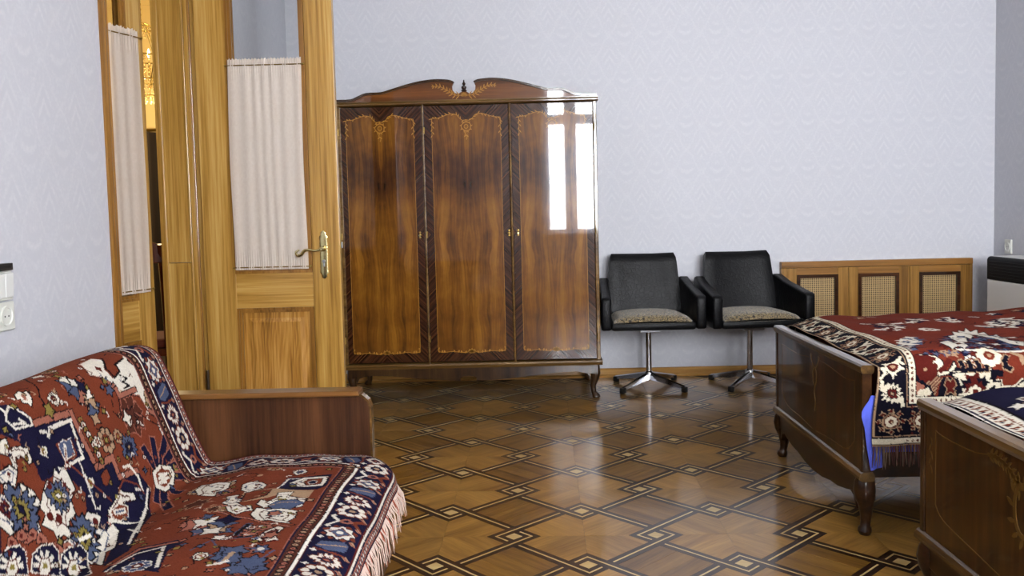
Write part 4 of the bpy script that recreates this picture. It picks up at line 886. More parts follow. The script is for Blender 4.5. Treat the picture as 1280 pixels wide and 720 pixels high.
#--RUGS
# ---------------------------------------------------------------- rugs: a pile-weave of knots coloured one by one
PAL = dict(rust='652f1e', navy='141229', cream='c4bdb0', blue='414a62', pink='8a5646', olive='776a34', black='100a10', brown='46231a', tan='94795f', red='62271b', ink='0f0d18', white='d8d2c6', ecru='c6bca6', wine='4a1713')
PALn = {k: np.array(hexc(v), dtype=np.float32) for k, v in PAL.items()}
class Weave:
    def __init__(s, S_, T_, res, base):
        s.res = res; s.ns = int(S_/res)+1; s.nt = int(T_/res)+1; s.im = np.zeros((s.ns, s.nt, 3), np.float32); s.im[:] = PALn[base]; s.S = S_; s.T = T_
        s.rnd = random.Random(5); s.mask = np.ones((s.ns, s.nt), bool)
    def poly(s, pts, col):
        P = np.array(pts, dtype=float)/s.res
        r0, c0 = np.floor(P.min(0)).astype(int); r1, c1 = np.ceil(P.max(0)).astype(int)+1
        r0 = max(r0, 0); c0 = max(c0, 0); r1 = min(r1, s.ns); c1 = min(c1, s.nt)
        if r1 <= r0 or c1 <= c0: return
        R, C = np.mgrid[r0:r1, c0:c1]; ins = np.zeros(R.shape, bool); n = len(P)
        for i in range(n):
            a = P[i]; b = P[(i+1) % n]
            if a[1] == b[1]: continue
            cond = (a[1] > C) != (b[1] > C); xi = (b[0]-a[0])*(C-a[1])/(b[1]-a[1])+a[0]; ins ^= cond & (R < xi)
        ins &= s.mask[r0:r1, c0:c1]; s.im[r0:r1, c0:c1][ins] = PALn[col]
    def line(s, pts, w, col, closed=False):
        pts = list(pts)+([pts[0]] if closed else [])
        for a, b in zip(pts[:-1], pts[1:]):
            a = np.array(a, float); b = np.array(b, float); d = b-a; L = np.hypot(*d)
            if L < 1e-6: continue
            d /= L; n = np.array((-d[1], d[0]))*w/2; e = d*w/2; s.poly([a-e+n, b+e+n, b+e-n, a-e-n], col)
    def blob(s, pts, col, out='black', w=.005, inner=None):
        if out: s.line(pts, w*2, out, True)
        s.poly(pts, col)
        if inner: s.line(shrink(pts, .55), w, inner, True)
    def star(s, c, r, n, col, out=None, k=.55, rot=0.0, asp=1.0):
        pts = [(c[0]+(r if i % 2 == 0 else r*k)*math.cos(rot+i*PI/n)*asp, c[1]+(r if i % 2 == 0 else r*k)*math.sin(rot+i*PI/n)) for i in range(2*n)]
        if out: s.line(pts, .006, out, True)
        s.poly(pts, col)
    def disc(s, c, r, col, n=8, asp=1.0): s.poly([(c[0]+r*math.cos((i+.5)*2*PI/n)*asp, c[1]+r*math.sin((i+.5)*2*PI/n)) for i in range(n)], col)
    def rosette(s, c, r, cols=('black', 'cream', 'rust', 'olive'), n=8):
        for i in range(n): s.disc((c[0]+.68*r*math.cos(i*2*PI/n), c[1]+.68*r*math.sin(i*2*PI/n)), .36*r, cols[0])
        for i in range(n): s.disc((c[0]+.68*r*math.cos(i*2*PI/n), c[1]+.68*r*math.sin(i*2*PI/n)), .25*r, cols[1])
        s.disc(c, .46*r, cols[2]); s.disc(c, .2*r, cols[3])
    def palmette(s, c, r, ang, cols=('black', 'cream', 'blue', 'rust')):
        ca, sa = math.cos(ang), math.sin(ang)
        def X(u, v): return (c[0]+r*(u*ca-v*sa), c[1]+r*(u*sa+v*ca))
        shp = [(-1, 0), (-.78, .16), (-.80, .42), (-.55, .36), (-.58, .70), (-.30, .52), (-.22, .92), (.0, .58), (.16, .80), (.26, .46), (.55, .60), (.52, .26), (.82, .24), (1, 0)]
        full = shp+[(u, -v) for u, v in shp[::-1][1:-1]]
        pts = [X(u, v) for u, v in full]; s.line(pts, .14*r, cols[0], True); s.poly(pts, cols[1])
        for q in (-1, 1):
            for u0, v0 in ((-.5, .5), (-.1, .6), (.3, .45)): s.line([X(-.1, 0), X(u0*.8, q*v0*.9)], .09*r, cols[0])
        s.poly([X(u*.60, v*.58) for u, v in full], cols[0]); s.poly([X(u*.52, v*.48) for u, v in full], cols[2]); s.poly([X(-.32, 0), X(-.02, .20), X(.28, 0), X(-.02, -.20)], cols[0]); s.poly([X(-.22, 0), X(-.02, .12), X(.18, 0), X(-.02, -.12)], cols[3])
    def noise_edges(s):
        rnd = np.random.RandomState(4); dr = rnd.randint(-1, 2, s.im.shape[:2]); dc = rnd.randint(-1, 2, s.im.shape[:2]); keep = rnd.rand(*s.im.shape[:2]) < .14
        R, C = np.mgrid[0:s.ns, 0:s.nt]; R2 = np.clip(R+np.where(keep, dr, 0), 0, s.ns-1); C2 = np.clip(C+np.where(keep, dc, 0), 0, s.nt-1); s.im = s.im[R2, C2]
        s.im *= (1+(rnd.rand(s.ns, s.nt, 1)-.5)*.22).astype(np.float32)
def shrink(pts, k):
    cx = sum(p[0] for p in pts)/len(pts); cy = sum(p[1] for p in pts)/len(pts); return [(cx+(x-cx)*k, cy+(y-cy)*k) for x, y in pts]
def weave_mesh(name, wv, pos, parent, thick_back=True):
    """pos(s, t) arrays -> world xyz array; makes the coloured knot grid"""
    s = np.arange(wv.ns)*wv.res; t = np.arange(wv.nt)*wv.res; Sg, Tg = np.meshgrid(s, t, indexing='ij'); P = pos(Sg, Tg)
    me = bpy.data.meshes.new(name); n = wv.ns*wv.nt; idx = np.arange(n).reshape(wv.ns, wv.nt)
    q = np.stack([idx[:-1, :-1], idx[:-1, 1:], idx[1:, 1:], idx[1:, :-1]], -1).reshape(-1, 4)
    me.vertices.add(n); me.vertices.foreach_set('co', P.reshape(-1).astype(np.float32)); me.loops.add(q.size); me.loops.foreach_set('vertex_index', q.reshape(-1).astype(np.int32))
    me.polygons.add(len(q)); me.polygons.foreach_set('loop_start', (np.arange(len(q))*4).astype(np.int32)); me.update(calc_edges=True)
    me.polygons.foreach_set('use_smooth', np.ones(len(q), bool))
    at_ = me.color_attributes.new('weave', 'FLOAT_COLOR', 'POINT'); col = np.ones((n, 4), np.float32); col[:, :3] = wv.im.reshape(-1, 3); at_.data.foreach_set('color', col.reshape(-1))
    me.materials.append(MAT['rug']); me.update(); o = bpy.data.objects.new(name, me); COL.objects.link(o); o.parent = parent; return o
def prof_fn(prof, n=6):
    C = np.array([(p.x, p.y) for p in bez([(a, b, 0) for a, b in prof], n)]); L = np.concatenate([[0], np.cumsum(np.hypot(*np.diff(C, axis=0).T))])
    return C, L
def hit_profile(px, py, C, L, axis):
    """pixel -> (arc length, extruded coordinate) on the surface of profile C; axis = coordinate the profile is extruded along"""
    d = ray(px, py); o = Vector((0, 0, HC)); best = None; ia = 0 if axis == 'y' else 1
    for i in range(len(C)-1):
        a, b = C[i], C[i+1]; e = b-a; nn = np.array((-e[1], e[0])); den = nn[0]*d[ia]+nn[1]*d.z
        if abs(den) < 1e-9: continue
        t = float((nn[0]*(a[0]-o[ia])+nn[1]*(a[1]-o.z))/den)
        if t <= 0: continue
        p = o+t*d; u = ((p[ia]-a[0])*e[0]+(p.z-a[1])*e[1])/(e@e)
        if -.02 <= u <= 1.02 and (best is None or t < best[0]): best = (t, L[i]+u*(L[i+1]-L[i]), p.y if axis == 'y' else p.x)
    return None if best is None else best[1:]
def border(wv, edges, spec, dist):
    """fills bands by distance from the edge: spec is a list of (d0, d1, colour)"""
    for a, b, c in spec: wv.im[(dist >= a) & (dist < b) & wv.mask] = PALn[c]

# ---- sofa rug: one long rug over back and seat
YE = 2.61
SOFA_PROF = [(-1.37, .47), (-1.352, .62), (-1.32, .725), (-1.25, .778), (-1.18, .790), (-1.125, .765), (-1.09, .69), (-1.045, .57), (-.998, .455), (-.972, .420), (-.93, .422), (-.80, .440), (-.62, .444), (-.48, .440), (-.415, .428), (-.382, .402), (-.372, .372)]
SC, SL = prof_fn(SOFA_PROF); SMAX = float(SL[-1])
def sofa_rug():
    wv = Weave(SMAX, 1.80, .0026, 'rust'); rnd = wv.rnd
    def st(px, py):
        h = hit_profile(px, py, SC, SL, 'y'); return (h[0], YE-h[1]) if h else None
    def crop(ox, oy, k): return lambda pts: [q for q in (st(ox+x/k, oy+y/k) for x, y in pts) if q]
    O, A, B, Cc, D, E = crop(0, 410, 2.3214), crop(0, 420, 4), crop(120, 420, 4), crop(0, 560, 4.5), crop(240, 570, 4.571), crop(120, 470, 2.88)
    crease = float(SL[np.argmin(np.hypot(SC[:, 0]+.972, SC[:, 1]-.42))])
    s = np.arange(wv.ns)*wv.res; t = np.arange(wv.nt)*wv.res; Sg, Tg = np.meshgrid(s, t, indexing='ij')
    # field: filler motifs first
    for _ in range(150):
        c = (rnd.uniform(.02, SMAX-.25), rnd.uniform(.2, 1.75)); k = rnd.random()
        if k < .25: wv.rosette(c, rnd.uniform(.016, .028), ('black', 'tan', 'rust', 'olive'))
        elif k < .5: wv.star(c, rnd.uniform(.014, .03), rnd.choice((4, 5)), rnd.choice(('blue', 'pink', 'cream', 'tan')), 'black', .45, rnd.random()*3)
        elif k < .75:
            a = rnd.random()*6; p = [c]; 
            for q in range(4): p.append((p[-1][0]+.03*math.cos(a), p[-1][1]+.03*math.sin(a))); a += rnd.choice((-1.2, 1.2, .5))
            wv.line(p, .0035, 'black'); wv.disc(p[-1], .009, 'tan'); wv.disc(p[0], .008, 'pink')
        else: wv.palmette(c, rnd.uniform(.022, .036), rnd.random()*6, ('black', rnd.choice(('cream', 'pink', 'tan')), 'blue', 'rust'))
    # back: navy medallion with stepped edge
    wv.poly(O([(-60, 200), (0, 215), (25, 215), (60, 228), (110, 272), (215, 240), (245, 310), (285, 408), (330, 372), (352, 432), (400, 415), (440, 470), (445, 540), (410, 600), (380, 650), (300, 700), (240, 718), (0, 718), (-60, 718)]), 'navy')
    for a in ([(110, 275), (213, 242)], [(213, 242), (250, 330), (287, 405)], [(287, 405), (330, 374), (352, 430)], [(352, 430), (398, 415)]): wv.line(O(a), .020, 'black'); wv.line(O(a), .015, 'pink')
    for a in ([(240, 265), (300, 385)],):
        q = O(a)
        for i in range(9): c = (q[0][0]+(q[1][0]-q[0][0])*i/8, q[0][1]+(q[1][1]-q[0][1])*i/8); wv.disc(c, .012, 'black'); wv.disc(c, .008, 'cream' if i % 2 else 'olive'); wv.disc(c, .004, 'rust')
    wv.line(O([(0, 222), (22, 240), (30, 220), (95, 262), (100, 280), (50, 290), (22, 262), (20, 235)]), .006, 'cream')
    wv.poly(O([(50, 265), (75, 255), (95, 278), (60, 285)]), 'navy'); wv.line(O([(45, 275), (80, 275), (60, 260)]), .006, 'cream')
    rust1 = O([(30, 300), (110, 300), (130, 340), (170, 330), (180, 300), (200, 380), (120, 430), (100, 400), (80, 440), (0, 480), (0, 300)]); wv.poly(O([(0, 300), (60, 330), (110, 400), (125, 440), (190, 420), (255, 480), (260, 560), (340, 620), (300, 700), (0, 718)]), 'rust')
    def cream(f, pts, out='black'):
        q = f(pts); wv.blob(q, 'cream', out, .0035)
        if len(q) > 2:
            wv.line(shrink(q, .66), .0032, rnd.choice(('blue', 'wine', 'brown')), True); cx = sum(p[0] for p in q)/len(q); cy = sum(p[1] for p in q)/len(q)
            for e in range(4): wv.star((cx+rnd.uniform(-.025, .025), cy+rnd.uniform(-.025, .025)), rnd.uniform(.005, .010), 4, rnd.choice(('wine', 'blue', 'olive', 'navy')), None, .5, e)
    # cream ring with a blue palmette
    wv.line(O([(125, 300), (140, 300), (150, 312), (150, 290), (212, 262)]), .008, 'cream')
    wv.poly(O([(140, 290), (212, 262), (252, 380), (182, 410), (160, 360)]), 'navy'); wv.line(O([(148, 312), (152, 290), (210, 265), (248, 378), (182, 408)]), .009, 'cream')
    wv.poly(O([(168, 332), (212, 314), (232, 372), (196, 388)]), 'rust'); wv.blob(O([(178, 335), (190, 322), (200, 326), (210, 318), (224, 366), (196, 380), (186, 360)]), 'blue', 'cream', .002); wv.line(O([(196, 340), (200, 392)]), .010, 'cream'); wv.line(O([(196, 345), (200, 390)]), .004, 'rust')
    cream(O, [(0, 322), (20, 318), (30, 350), (60, 345), (85, 350), (98, 385), (88, 392), (70, 372), (48, 378), (52, 410), (40, 400), (30, 370), (0, 360)])
    cream(O, [(5, 415), (30, 400), (52, 415), (45, 455), (15, 460), (0, 445), (-15, 430)])
    cream(O, [(-40, 460), (0, 490), (25, 475), (55, 490), (62, 450), (100, 470), (118, 500), (108, 545), (120, 590), (100, 612), (85, 590), (50, 580), (30, 600), (0, 575), (-40, 560)])
    wv.palmette(O([(62, 522)])[0], .062, 2.8, ('black', 'blue', 'olive', 'navy')); wv.palmette(O([(15, 525)])[0], .02, 0, ('black', 'wine', 'navy', 'tan'))
    cream(O, [(128, 480), (142, 440), (160, 455), (165, 405), (178, 425), (190, 400), (208, 430), (225, 468), (212, 500), (225, 540), (205, 560), (210, 610), (190, 600), (172, 615), (160, 590), (125, 572), (138, 540), (122, 520)])
    wv.palmette(O([(175, 488)])[0], .045, 2.2, ('black', 'blue', 'olive', 'cream')); wv.disc(O([(150, 548)])[0], .012, 'wine'); wv.disc(O([(176, 555)])[0], .012, 'wine'); wv.disc(O([(148, 455)])[0], .010, 'wine')
    cream(O, [(188, 622), (215, 608), (222, 572), (246, 560), (262, 532), (285, 538), (300, 545), (292, 580), (318, 592), (330, 560), (352, 590), (340, 640), (312, 650), (300, 690), (262, 672), (250, 700), (235, 690), (228, 650)])
    wv.palmette(O([(252, 608)])[0], .058, .6, ('black', 'blue', 'olive', 'navy')); wv.line(O([(238, 612), (268, 600)]), .009, 'white'); wv.disc(O([(285, 560)])[0], .011, 'wine')
    cream(O, [(322, 530), (338, 505), (352, 480), (348, 462), (362, 478), (392, 482), (398, 500), (372, 505), (352, 530), (345, 560), (322, 572)])
    wv.blob(O([(330, 530), (352, 512), (375, 520), (378, 548), (356, 560), (336, 552)]), 'rust', 'cream', .003); wv.line(O([(342, 535), (366, 532)]), .014, 'cream'); wv.line(O([(344, 535), (364, 532)]), .006, 'blue')
    for x, y in ((30, 620), (95, 600), (75, 610), (120, 615), (200, 640), (170, 640), (60, 600)): wv.blob(O([(x-14, y+10), (x-10, y-14), (x+2, y-20), (x+14, y-8), (x+20, y+6), (x+6, y+16)]), 'pink', 'black', .002); wv.star(O([(x, y)])[0], .008, 4, 'wine')
    for cx in (28, 128, 215):
        wv.blob(O([(cx-38, 710), (cx-32, 660), (cx-8, 636), (cx+26, 630), (cx+44, 650), (cx+50, 718)]), 'navy', 'cream', .003)
        for q in range(6): wv.line([O([(cx+2, 690)])[0], O([(cx+2+30*math.cos(PI+q*PI/5), 690+38*math.sin(PI+q*PI/5))])[0]], .009, 'cream')
        wv.blob(O([(cx-14, 700), (cx-6, 675), (cx+14, 672), (cx+20, 700), (cx+10, 718), (cx-8, 718)]), 'cream', 'wine', .003); wv.poly(O([(cx-5, 700), (cx-1, 684), (cx+10, 684), (cx+11, 700)]), 'olive')
    for p in ([(262, 455), (280, 440)], ): pass
    for x, y in ((270, 450), (133, 355)): wv.blob(O([(x-10, y-4), (x-4, y-14), (x+8, y-12), (x+12, y+4), (x+4, y+14), (x-8, y+10)]), 'cream', None); wv.disc(O([(x, y)])[0], .009, 'olive'); wv.disc(O([(x, y)])[0], .004, 'wine')
    wv.line(O([(215, 400), (258, 440), (300, 470), (330, 500)]), .005, 'rust'); wv.line(O([(240, 395), (268, 470), (285, 520)]), .006, 'cream'); wv.blob(O([(300, 425), (315, 405), (325, 430), (318, 455), (306, 450)]), 'rust', 'black', .002)
    wv.line(O([(362, 402), (378, 398), (402, 432), (415, 470), (398, 470)]), .008, 'cream'); wv.line(O([(350, 470), (362, 440), (400, 455), (420, 480)]), .005, 'rust')
    wv.line(O([(330, 560), (420, 560), (410, 600), (380, 590)]), .006, 'cream'); wv.poly(O([(400, 500), (432, 520), (425, 560), (395, 540)]), 'navy'); wv.line(O([(430, 470), (428, 520), (408, 580), (380, 630)]), .007, 'cream'); wv.line(O([(436, 480), (434, 530), (415, 590), (385, 640)]), .004, 'black')
    # dark-fingered palmette
    c0 = (470, 440)
    for (x, y), w_ in (((418, 355), .024), ((440, 330), .024), ((475, 320), .024), ((500, 345), .024), ((520, 390), .024), ((530, 430), .022), ((520, 480), .022), ((490, 520), .022), ((455, 500), .018)):
        m_ = ((c0[0]+x)/2-6, (c0[1]+y)/2-8); wv.line(O([c0, m_, (x, y)]), w_+.007, 'pink'); wv.line(O([c0, m_, (x, y)]), w_, 'navy'); wv.disc(O([m_])[0], .005, 'rust')
    wv.blob(O([(442, 420), (460, 398), (490, 400), (502, 420), (500, 450), (480, 472), (452, 462)]), 'cream', 'black', .004); wv.blob(O([(450, 424), (464, 408), (486, 410), (494, 424), (490, 446), (476, 460), (458, 452)]), 'rust', None); wv.line(O([(458, 425), (484, 420), (460, 436), (486, 432), (462, 448), (480, 445)]), .007, 'cream'); wv.disc(O([(504, 402)])[0], .012, 'olive')
    # pink-brown floral left of the border
    f0 = O([(382, 255)])[0]
    for q in range(7): wv.star((f0[0]+.035*math.cos(q*.9), f0[1]+.035*math.sin(q*.9)), .026, 4, 'brown', 'pink', .6, q)
    wv.star(f0, .028, 5, 'brown', 'black'); wv.star(O([(368, 262)])[0], .024, 4, 'cream', 'black', .4)
    wv.rosette(O([(313, 327)])[0], .036, ('black', 'tan', 'rust', 'pink'), 8); wv.palmette(O([(375, 345)])[0], .040, 1.2, ('black', 'blue', 'navy', 'tan')); wv.rosette(O([(288, 332)])[0], .016, ('black', 'cream', 'rust', 'cream'), 6)
    wv.line(O([(335, 180), (345, 215), (350, 250), (358, 270)]), .004, 'black'); wv.line(O([(400, 245), (440, 275), (480, 300)]), .004, 'black'); wv.palmette(O([(466, 290)])[0], .026, .7, ('black', 'cream', 'olive', 'tan')); wv.line(O([(380, 360), (400, 390), (405, 400)]), .004, 'brown')
    # horse-like flower spray near the top middle
    for x, y, r_, c_ in ((205, 165, .034, 'blue'), (228, 185, .030, 'blue'), (190, 150, .020, 'cream'), (218, 158, .018, 'cream'), (248, 200, .028, 'pink'), (268, 215, .030, 'tan'), (275, 245, .026, 'blue'), (260, 190, .018, 'cream'), (240, 168, .02, 'navy'), (282, 265, .02, 'tan')): wv.star(O([(x, y)])[0], r_, 4, c_, 'black', .5, x)
    wv.blob(O([(50, 188), (60, 178), (75, 185), (82, 178), (100, 205), (98, 226), (88, 215), (72, 212), (66, 200), (56, 202)]), 'cream', 'black', .003); wv.poly(O([(66, 190), (78, 190), (88, 206), (78, 206)]), 'pink')
    wv.line(O([(75, 145), (88, 152), (118, 175), (122, 200), (145, 235)]), .004, 'black'); wv.star(O([(115, 140)])[0], .018, 4, 'cream', 'black'); wv.palmette(O([(163, 205)])[0], .022, 1.8, ('black', 'cream', 'wine', 'tan')); wv.star(O([(150, 238)])[0], .02, 5, 'olive', 'black')
    # stepped cream corner at upper right of the back
    top = O([(232, 108), (262, 92), (300, 95), (330, 70), (365, 62), (385, 78), (400, 120), (420, 150), (455, 190), (480, 245), (500, 285), (470, 275), (430, 245), (400, 195), (345, 190), (335, 165), (320, 168), (290, 140), (262, 135)])
    wv.line(top, .012, 'black', True); wv.line(top, .007, 'pink', True); wv.poly(top, 'cream')
    wv.poly(O([(292, 88), (340, 66), (352, 88), (330, 105), (345, 125), (325, 148), (300, 120)]), 'rust'); wv.line(O([(292, 90), (305, 118), (330, 146), (344, 128), (330, 108), (352, 92)]), .007, 'black')
    for a in ([(302, 150), (335, 178), (345, 200), (388, 182)], [(430, 240), (500, 288)]): wv.line(O(a), .018, 'black'); wv.line(O(a), .013, 'pink')
    wv.blob(O([(370, 85), (382, 95), (395, 115), (378, 110), (366, 100)]), 'wine', 'black', .003); wv.blob(O([(402, 128), (424, 122), (428, 148), (410, 158), (400, 145)]), 'navy', 'blue', .002); wv.line(O([(405, 140), (424, 134)]), .004, 'cream')
    f1 = O([(432, 205)])[0]; wv.rosette(f1, .034, ('black', 'tan', 'brown', 'pink'), 8); wv.star(O([(285, 118)])[0], .014, 4, 'wine'); wv.line(O([(345, 140), (365, 150), (352, 160), (372, 170), (358, 178)]), .006, 'black'); wv.star(O([(318, 182)])[0], .018, 5, 'blue', 'black')
    # seat field
    sm = (Sg > crease+.01)
    wv.poly(E([(20, 718), (60, 690), (160, 622), (300, 598), (322, 612), (265, 640), (240, 690), (225, 718)]), 'navy'); wv.line(E([(70, 690), (165, 628), (318, 604)]), .016, 'black'); wv.line(E([(70, 690), (165, 628), (318, 604)]), .011, 'pink')
    wv.line(E([(40, 716), (150, 650), (250, 622), (220, 700)]), .008, 'cream'); wv.rosette(E([(150, 700)])[0], .03, ('cream', 'blue', 'wine', 'cream'))
    wv.poly(D([(480, 212), (545, 138), (800, 118), (770, 190), (720, 210), (560, 216)]), 'navy'); wv.line(D([(492, 210), (550, 145), (785, 130)]), .005, 'cream')
    cream(D, [(558, 170), (600, 150), (640, 134), (782, 130), (748, 188), (650, 192), (600, 190)]); wv.blob(D([(640, 160), (665, 145), (745, 143), (730, 175), (655, 180)]), 'rust', 'black', .003); wv.blob(D([(665, 160), (690, 152), (715, 158), (700, 172), (672, 172)]), 'navy', 'cream', .002)
    wv.poly(D([(270, 285), (300, 218), (470, 210), (560, 215), (700, 215), (660, 262), (560, 250), (510, 250), (440, 268), (350, 280)]), 'tan'); wv.poly(D([(285, 282), (312, 222), (460, 215), (430, 255), (350, 272)]), 'rust'); wv.line(D([(285, 282), (312, 222), (460, 215), (430, 255), (350, 272), (285, 282)]), .004, 'black')
    cream(D, [(20, 210), (50, 185), (100, 178), (150, 165), (215, 165), (205, 190), (180, 205), (140, 215), (130, 240), (80, 238), (40, 235)]); cream(D, [(285, 205), (290, 175), (330, 165), (400, 170), (425, 185), (405, 205), (360, 212), (330, 222)])
    cream(D, [(180, 292), (210, 268), (205, 245), (270, 235), (262, 262), (290, 270), (268, 290), (220, 300)]); cream(D, [(200, 300), (260, 290), (300, 310), (340, 305), (350, 330), (300, 335), (260, 350), (215, 335)])
    cream(D, [(380, 300), (400, 280), (440, 292), (490, 270), (500, 240), (580, 230), (555, 258), (600, 262), (655, 262), (625, 305), (560, 320), (480, 315), (420, 318)]); wv.blob(D([(440, 312), (500, 285), (600, 272), (640, 285), (560, 325), (480, 330)]), 'blue', 'black', .003); wv.line(D([(450, 310), (520, 292), (600, 285)]), .003, 'tan')
    cream(D, [(345, 350), (380, 320), (440, 330), (520, 325), (600, 330), (590, 370), (545, 400), (570, 410), (500, 400), (450, 385), (380, 385)]); wv.blob(D([(440, 345), (480, 332), (520, 340), (500, 365), (450, 365)]), 'blue', 'black', .002); wv.star(D([(478, 350)])[0], .018, 5, 'pink', 'black')
    wv.line(D([(80, 330), (180, 345), (240, 360), (330, 370), (440, 405), (560, 430)]), .010, 'black'); wv.line(D([(80, 330), (180, 345), (240, 360), (330, 370), (440, 405), (560, 430)]), .006, 'pink')
    for x, y, r_ in ((30, 290, .04), (130, 330, .02)): wv.star(D([(x, y)])[0], r_, 7, 'brown', 'tan', .6)
    for x, y, r_, c_ in ((40, 410, .045, 'pink'), (90, 400, .04, 'cream'), (150, 430, .04, 'tan'), (190, 400, .035, 'blue'), (60, 450, .03, 'blue'), (215, 380, .03, 'navy'), (120, 450, .03, 'cream')): wv.star(D([(x, y)])[0], r_, 4, c_, 'black', .5, x)
    for a in ([(245, 482), (285, 445), (330, 405)], [(255, 490), (330, 482)]): wv.line(D(a), .016, 'blue'); wv.line(D(a), .011, 'black')
    for x, y in ((350, 440), (390, 432), (420, 430), (340, 462)): wv.star(D([(x, y)])[0], .024, 5, 'pink', 'black', .6, x)
    cream(D, [(170, 510), (210, 490), (250, 470), (245, 490), (215, 505)]); cream(D, [(10, 605), (40, 585), (90, 590), (100, 605), (50, 625), (15, 625)]); wv.poly(D([(35, 600), (70, 595), (60, 612)]), 'pink')
    cream(D, [(345, 500), (400, 480), (430, 455), (500, 430), (530, 440), (480, 480), (490, 510), (420, 515)]); wv.blob(D([(410, 500), (450, 460), (500, 450), (470, 490)]), 'wine', 'black', .003); wv.star(D([(455, 480)])[0], .02, 5, 'pink', 'black')
    for x, y in ((215, 575), (190, 605), (250, 570), (230, 610)): wv.star(D([(x, y)])[0], .032, 5, 'blue', 'black', .6, x)
    wv.line(D([(190, 620), (235, 580)]), .010, 'tan'); wv.line(D([(95, 650), (160, 640), (200, 625)]), .010, 'cream'); wv.star(D([(395, 553)])[0], .022, 6, 'blue', 'black'); wv.disc(D([(395, 553)])[0], .008, 'cream'); wv.star(D([(165, 495)])[0], .018, 5, 'cream', 'black')
    for x, y in ((310, 665), (350, 650), (270, 660), (345, 620)): wv.star(D([(x, y)])[0], .035, 6, rnd.choice(('pink', 'blue')), 'black', .6, x)
    wv.line(D([(0, 570), (90, 530), (120, 515), (140, 540), (150, 560)]), .004, 'blue'); wv.line(D([(260, 560), (300, 550), (360, 548)]), .004, 'blue'); wv.line(D([(330, 620), (400, 600), (470, 560)]), .004, 'blue'); wv.line(D([(40, 500), (90, 500), (140, 515)]), .004, 'black')
    # small scattered detail: buds, hooks and ticks, inside and between the large figures
    for _ in range(420):
        c = (rnd.uniform(.25, SMAX-.2), rnd.uniform(.2, 1.0)); k = rnd.random(); a = rnd.random()*6.28
        px_ = wv.im[min(int(c[0]/wv.res), wv.ns-1), min(int(c[1]/wv.res), wv.nt-1)]; light = px_.sum() > .9
        if k < .35: wv.line([c, (c[0]+.012*math.cos(a), c[1]+.012*math.sin(a)), (c[0]+.012*math.cos(a)+.009*math.cos(a+1.6), c[1]+.012*math.sin(a)+.009*math.sin(a+1.6))], .003, rnd.choice(('blue', 'wine', 'brown')) if light else rnd.choice(('black', 'tan', 'pink', 'cream')))
        elif k < .6: wv.star(c, rnd.uniform(.006, .011), 4, 'wine' if light else rnd.choice(('tan', 'pink', 'blue', 'olive')), None if light else 'black', .5, a)
        elif k < .8: wv.disc(c, .008, 'black'); wv.disc(c, .0055, rnd.choice(('tan', 'cream', 'olive'))); wv.disc(c, .0025, 'wine')
        else: wv.line([c, (c[0]+.022*math.cos(a), c[1]+.022*math.sin(a))], .0035, 'brown' if light else 'black')
    # border: distance from the far edge and from the front edge
    df = SMAX-Sg; dist = np.minimum(Tg, df*1.0)
    border(wv, None, [(0, .006, 'wine'), (.006, .010, 'navy'), (.010, .030, 'pink'), (.030, .034, 'navy'), (.034, .040, 'cream'), (.040, .045, 'wine'), (.045, .143, 'navy'), (.143, .147, 'wine'), (.147, .153, 'white'), (.153, .157, 'black'), (.157, .185, 'brown'), (.185, .189, 'navy'), (.189, .194, 'pink')], dist)
    def along():                                                                 # points running down the far edge, then along the front
        return [('t', v) for v in np.arange(.03, SMAX-.10, .072)]+[('s', v) for v in np.arange(.165, 1.8, .072)]
    for n_, (kd, v) in enumerate(along()):
        P = (lambda d, o=0.0: (v+o, d)) if kd == 't' else (lambda d, o=0.0: (SMAX-d, v+o))
        c = P(.094); kk = n_ % 5; aa = 0 if kd == 't' else PI/2
        if kk == 0: wv.rosette(c, .040, ('rust', 'cream', 'navy', 'tan'), 8)
        elif kk == 1:
            wv.line([P(.055, -.03), P(.075, 0), P(.055, .03)], .012, 'rust'); wv.line([P(.132, -.03), P(.112, 0), P(.132, .03)], .008, 'cream'); wv.disc(P(.094), .016, 'pink'); wv.disc(P(.094), .008, 'navy')
        elif kk == 2: wv.star(c, .046, 8, 'rust', None, .75, .39); wv.star(c, .038, 8, 'cream', 'navy', .7); wv.star(c, .024, 4, 'blue', 'rust', .6); wv.disc(c, .009, 'cream')
        elif kk == 3: wv.poly([P(.062, -.022), P(.075, -.03), P(.125, -.012), P(.130, .014), P(.105, .026), P(.065, .012)], 'blue'); wv.line([P(.068, -.015), P(.1, 0), P(.125, .008)], .004, 'tan'); wv.line([P(.060, .03), P(.10, .032), P(.13, .026)], .006, 'rust')
        else: wv.palmette(c, .036, aa+(PI/2 if n_ % 2 else -PI/2), ('rust', 'cream', 'navy', 'pink'))
        wv.line([P(.052, -.034), P(.062, -.038)], .006, 'pink'); wv.star(P(.058, .034), .010, 4, 'tan'); wv.star(P(.130, .036), .009, 4, 'cream')
        for q in (-.027, -.009, .009, .027):
            wv.disc(P(.020, q), .0075, 'navy' if round(q*1000) % 2 else 'wine'); wv.disc(P(.020, q), .0038, 'cream')
            wv.disc(P(.171, q), .0095, 'black'); wv.disc(P(.171, q), .006, 'tan' if q > 0 else 'pink'); wv.disc(P(.171, q), .0025, 'wine')
    wv.noise_edges()
    r = empty('sofa_rug', (-.9, 1.8, .43)); tag(r, 'long patterned oriental rug with fringe spread over the sofa back and seat', 'rug')
